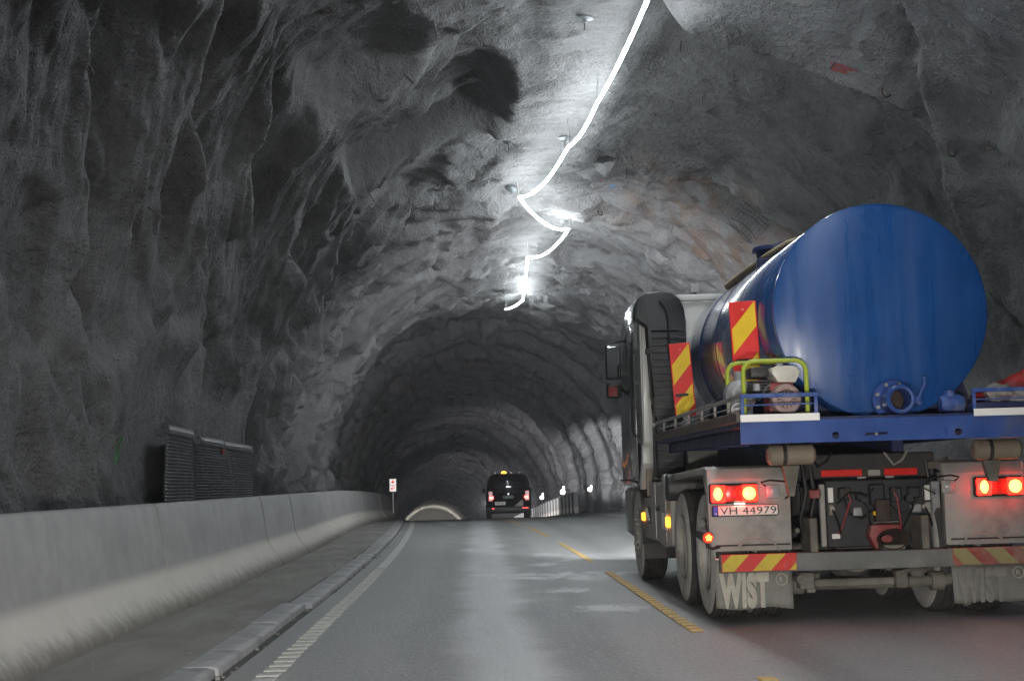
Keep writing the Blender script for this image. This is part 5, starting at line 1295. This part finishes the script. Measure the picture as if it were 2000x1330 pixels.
obj('fuel_tank', MB().prism([(2.265, 1.872), (2.265, 1.892), (2.245, 1.895), (2.240, 1.925), (2.262, 1.952), (2.30, 1.962), (2.41, 1.960), (2.442, 1.945), (2.458, 1.905), (2.455, 1.893), (2.436, 1.888), (2.430, 1.838), (2.420, 1.832), (2.295, 1.836), (2.285, 1.842)], 'Y', 11.17, 11.44, 0.01), M_fuel_white, pump)
obj('tank_cap', MB().cyl((2.33, 11.3, 1.955), (2.33, 11.3, 1.985), 0.03, n=14), M_pump_grey, pump)
obj('engine_block', MB().box((2.22, 11.20, 1.60), (2.42, 11.45, 1.84), 0.03, seg=2), M_engine_red, pump)
rs = obj('recoil_starter', MB().lathe([(0.0, -0.05), (0.03, -0.052), (0.04, -0.045), (0.065, -0.045), (0.075, -0.058), (0.105, -0.05), (0.118, -0.02), (0.118, 0.05), (0.0, 0.05)], (2.335, 11.16, 1.705), 'Y', 30), M_engine_pale, pump)
mb = MB()
for k in range(12):
    a = 2 * math.pi * k / 12; mb.box((2.335 + 0.055 * math.cos(a) - 0.012, 11.108, 1.705 + 0.055 * math.sin(a) - 0.003), (2.335 + 0.055 * math.cos(a) + 0.012, 11.114, 1.705 + 0.055 * math.sin(a) + 0.003), rot=Matrix.Rotation(-a, 3, 'Y'))
tag(obj('vent_slots', mb, M_engine_dark, rs), kind='stuff')
obj('muffler', MB().box((2.085, 11.18, 1.875), (2.225, 11.40, 1.955), 0.015, seg=2), M_engine_dark, pump)
mb = MB()
for k in range(6): mb.box((2.09, 11.19, 1.735 + k * 0.022), (2.235, 11.36, 1.745 + k * 0.022))
tag(obj('cylinder_fins', mb, M_engine_dark, pump), kind='stuff')
obj('carburettor', MB().box((2.10, 11.15, 1.77), (2.15, 11.2, 1.83), 0.01), M_pump_grey, pump)
obj('control_lever', MB().tube([(2.16, 11.14, 1.74), (2.19, 11.13, 1.80), (2.22, 11.13, 1.815)], 0.008, 6), M_steel, pump)
obj('spark_lead', MB().tube([(2.09, 11.16, 1.74), (2.12, 11.12, 1.70), (2.17, 11.12, 1.73), (2.22, 11.14, 1.70)], 0.007, 6), M_black, pump)
pv = obj('pump_casing', MB().lathe([(0.0, -0.12), (0.08, -0.11), (0.12, -0.06), (0.125, 0.05), (0.09, 0.11), (0.0, 0.12)], (2.06, 11.52, 1.76), 'Y', 22), M_pump_grey, pump)
obj('pump_outlet', MB().cyl((2.07, 11.55, 1.84), (2.07, 11.55, 1.95), 0.045, n=16), M_pump_grey, pv)
obj('pump_inlet', MB().cyl((2.04, 11.40, 1.66), (1.985, 11.2, 1.64), 0.05, 0.055, n=16), M_pump_grey, pv)
obj('base_plate', MB().box((2.02, 11.14, 1.562), (2.48, 11.6, 1.585), 0.004), M_engine_red, pump)

hose = tag(obj('suction_hose', MB().tube([(2.66, 15.3, 3.09), (2.71, 15.0, 3.13), (2.78, 14.5, 3.175), (2.85, 14.0, 3.215), (2.92, 13.5, 3.235), (3.02, 13.2, 3.235), (3.2, 13.1, 3.225)], 0.042, 12), M_hose), 'tan rubber hose lying along the upper left side of the blue tank', 'hose')
cone = thing('road_cone', (4.15, 11.55, 1.56), 'dull red plastic cone lying on its side at the right edge of the picture', 'cone')
mb = MB().cyl((3.93, 11.75, 1.70), (4.34, 11.55, 1.80), 0.03, 0.125, n=24, cap=False); o = obj('cone_body', mb, M_cone, cone); sm = o.modifiers.new('thick', 'SOLIDIFY'); sm.thickness = 0.008
obj('cone_foot', MB().lathe([(0.10, 0.0), (0.15, 0.0), (0.15, 0.03), (0.10, 0.03)], (4.345, 11.5, 1.80), 'X', 20, close_prof=True), M_black_plastic, cone)
def rag(name, c, r, mat, lab, cat, seed):
    bm_ = MB(); bmesh.ops.create_icosphere(bm_.bm, subdivisions=3, radius=1)
    for v in bm_.bm.verts:
        n = v.co.copy(); k = 1 + 0.5 * float(perlin(n.x * 1.7 + seed, n.y * 1.7, n.z * 1.7)) + 0.22 * float(perlin(n.x * 4 + seed, n.y * 4, n.z * 4))
        v.co = Vector((c[0] + n.x * r[0] * k, c[1] + n.y * r[1] * k, max(c[2] - r[2] * 0.8, c[2] + n.z * r[2] * k)))
    return tag(obj(name, bm_, mat, angle=60), lab, cat)
rag('crumpled_sack', (3.98, 11.25, 1.685), (0.11, 0.12, 0.11), M_sack, 'crumpled pale sack behind the right rear guard frame, left of the cone', 'sack', 3)
rag('crumpled_sack', (4.13, 11.15, 1.655), (0.10, 0.10, 0.09), M_sack, 'brownish crumpled sack in front of the red cone', 'sack', 8)
root = thing('pipe_fitting', (3.60, 11.25, 1.56), 'grey cast pipe fitting on the deck right of the tank outlet', 'pipe fitting')
obj('fitting_body', MB().lathe([(0.0, -0.09), (0.06, -0.085), (0.075, -0.05), (0.075, 0.06), (0.06, 0.09), (0, 0.095)], (3.61, 11.25, 1.64), 'X', 18), M_blue_worn, root)
obj('fitting_neck', MB().cyl((3.60, 11.25, 1.68), (3.60, 11.25, 1.745), 0.045, n=14), M_blue_worn, root)
root = thing('tool_bundle', (3.85, 11.05, 1.56), 'dark bundle of hoses and tools on the right rear deck corner', 'tools')
obj('dark_tarp', MB().box((3.68, 10.98, 1.562), (4.2, 11.12, 1.64), 0.03, seg=2), M_navy, root)

# ================================================================== the van ahead
VX, VY = 1.415, 64.0
vz = zz(VY) - 0.0
van = thing('van', (VX, VY + 2.4, zz(VY + 2.4)), 'dark passenger van with an amber roof beacon and red tail lamps, further down the road', 'van')
def van_ring(y, f):
    w, zt, zb = f
    pts = [(-w * 0.86, zb), (-w * 0.98, zb + 0.12), (-w, zb + 0.45), (-w * 0.985, zb + 0.85), (-w * 0.90, zt - 0.30), (-w * 0.78, zt - 0.06), (-w * 0.55, zt), (w * 0.55, zt), (w * 0.78, zt - 0.06), (w * 0.90, zt - 0.30), (w * 0.985, zb + 0.85), (w, zb + 0.45), (w * 0.98, zb + 0.12), (w * 0.86, zb)]
    return [(VX + x, y, z) for x, z in pts]
b0 = vz + 0.22
mb = MB().ring_sweep([van_ring(VY, (0.93, vz + 1.80, b0)), van_ring(VY + 0.12, (0.955, vz + 1.85, b0)), van_ring(VY + 3.2, (0.96, vz + 1.86, b0 - 0.08)), van_ring(VY + 3.9, (0.95, vz + 1.55, b0 - 0.09)), van_ring(VY + 4.4, (0.93, vz + 1.0, b0 - 0.10)), van_ring(VY + 4.9, (0.88, vz + 0.8, b0 - 0.12))])
body = obj('body', mb, M_van, van, angle=30)
obj('rear_window', MB().prism([(VX - 0.70, vz + 1.05), (VX + 0.70, vz + 1.05), (VX + 0.62, vz + 1.66), (VX - 0.62, vz + 1.66)], 'Y', VY - 0.012, VY + 0.02, 0.004), M_glass, van)
for s in (-1, 1):
    t_ = obj('tail_light', MB().box((VX + s * 0.78 - 0.09, VY - 0.03, vz + 0.72), (VX + s * 0.78 + 0.09, VY + 0.02, vz + 1.15), 0.015), M_tail_dim, van)
    obj('bulb', MB().box((VX + s * 0.74 - 0.085, VY - 0.045, vz + 0.82), (VX + s * 0.74 + 0.085, VY - 0.031, vz + 0.93), 0.004), M_van_tail, t_)
    obj('low_reflector', MB().box((VX + s * 0.68 - (0.05 if s < 0 else 0.13), VY - 0.055, vz + 0.40), (VX + s * 0.68 + (0.05 if s < 0 else 0.13), VY - 0.045, vz + 0.43), 0.003), M_marker_red, van)
    for y in (VY + 0.9, VY + 3.9):
        z0 = zz(y); w = obj('wheel', MB().lathe([(0.0, -0.09), (0.19, -0.09), (0.21, -0.10), (0.30, -0.10), (0.33, -0.07), (0.33, 0.07), (0.30, 0.10), (0, 0.10)], (VX + s * 0.84, y, z0 + 0.33), 'X', 24), M_rubber, van)
        obj('rim', MB().lathe([(0.0, -0.105), (0.19, -0.105), (0.2, -0.095)], (VX + s * 0.84 + (0.21 if s > 0 else 0), y, z0 + 0.33), 'X', 18), M_rim, w)
    obj('side_mirror', MB().box((VX + s * 1.05 - 0.08, VY + 3.5, vz + 1.05), (VX + s * 1.05 + 0.08, VY + 3.6, vz + 1.25), 0.03), M_black_plastic, van)
obj('rear_bumper', MB().box((VX - 0.92, VY - 0.05, vz + 0.24), (VX + 0.92, VY + 0.06, vz + 0.50), 0.04, seg=2), M_black_plastic, van)
pb_ = obj('number_plate', MB().box((VX - 0.25, VY - 0.03, vz + 0.83), (VX + 0.2, VY - 0.012, vz + 0.95), 0.003), surf('greenish_plate', (0.16, 0.26, 0.20), 0.5), van)  # plain greenish plate colour
pl2 = obj('marking_board', MB().box((VX - 0.60, VY - 0.05, vz + 0.56), (VX - 0.15, VY - 0.035, vz + 0.70), 0.003), M_plate, van)
text_mesh('VF 4', 0.10, 0.001, M_black, 'plate_characters', pl2, (VX - 0.55, VY - 0.0515, vz + 0.595), width=0.30)
for k in range(5):
    w = 0.36 - k * 0.06; z = vz + 0.50 + k * 0.052
    obj('chevron_stripe', MB().box((VX + 0.60 - w, VY - 0.058, z), (VX + 0.60, VY - 0.051, z + 0.026), 0.001), M_plate, van)
obj('rear_badge', MB().cyl((VX - 0.02, VY - 0.014, vz + 1.02), (VX - 0.02, VY - 0.006, vz + 1.02), 0.04, n=14), M_steel, van)
lb = obj('beacon_bar', MB().box((VX - 0.62, VY + 0.45, vz + 1.86), (VX + 0.62, VY + 0.62, vz + 1.90), 0.01), M_black_plastic, van)
obj('beacon', MB().lathe([(0.10, 0.0), (0.10, 0.04), (0.07, 0.07), (0.0, 0.075)], (VX - 0.18, VY + 0.53, vz + 1.90), 'Z', 18), M_beacon, lb)
for x in (-0.55, 0.14, 0.5): obj('strobe', MB().box((VX + x - 0.03, VY + 0.47, vz + 1.90), (VX + x + 0.03, VY + 0.5, vz + 1.93), 0.005), M_lens_grey, lb)
for x in (0.72, 2.1): obj('headlight', MB().box((x - 0.15 - 0.1, VY + 4.80, vz + 0.45), (x - 0.15 + 0.1, VY + 4.91, vz + 0.6), 0.02), M_lens_grey, van)

# ================================================================== dusty tunnel air
hm, hnt, hb = new_mat('tunnel_air')
hnt.nodes.remove(hb)
pv_ = hnt.nodes.new('ShaderNodeVolumePrincipled'); pv_.inputs['Color'].default_value = (0.86, 0.90, 0.95, 1); pv_.inputs['Density'].default_value = 0.0012; pv_.inputs['Anisotropy'].default_value = 0.35
hnt.links.new(pv_.outputs[0], hnt.nodes['Material Output'].inputs['Volume'])
haze = obj('haze', MB().box((-24, -32, -14), (16, 274, 12)), hm); tag(haze, 'thin dusty air filling the tunnel', kind='stuff')
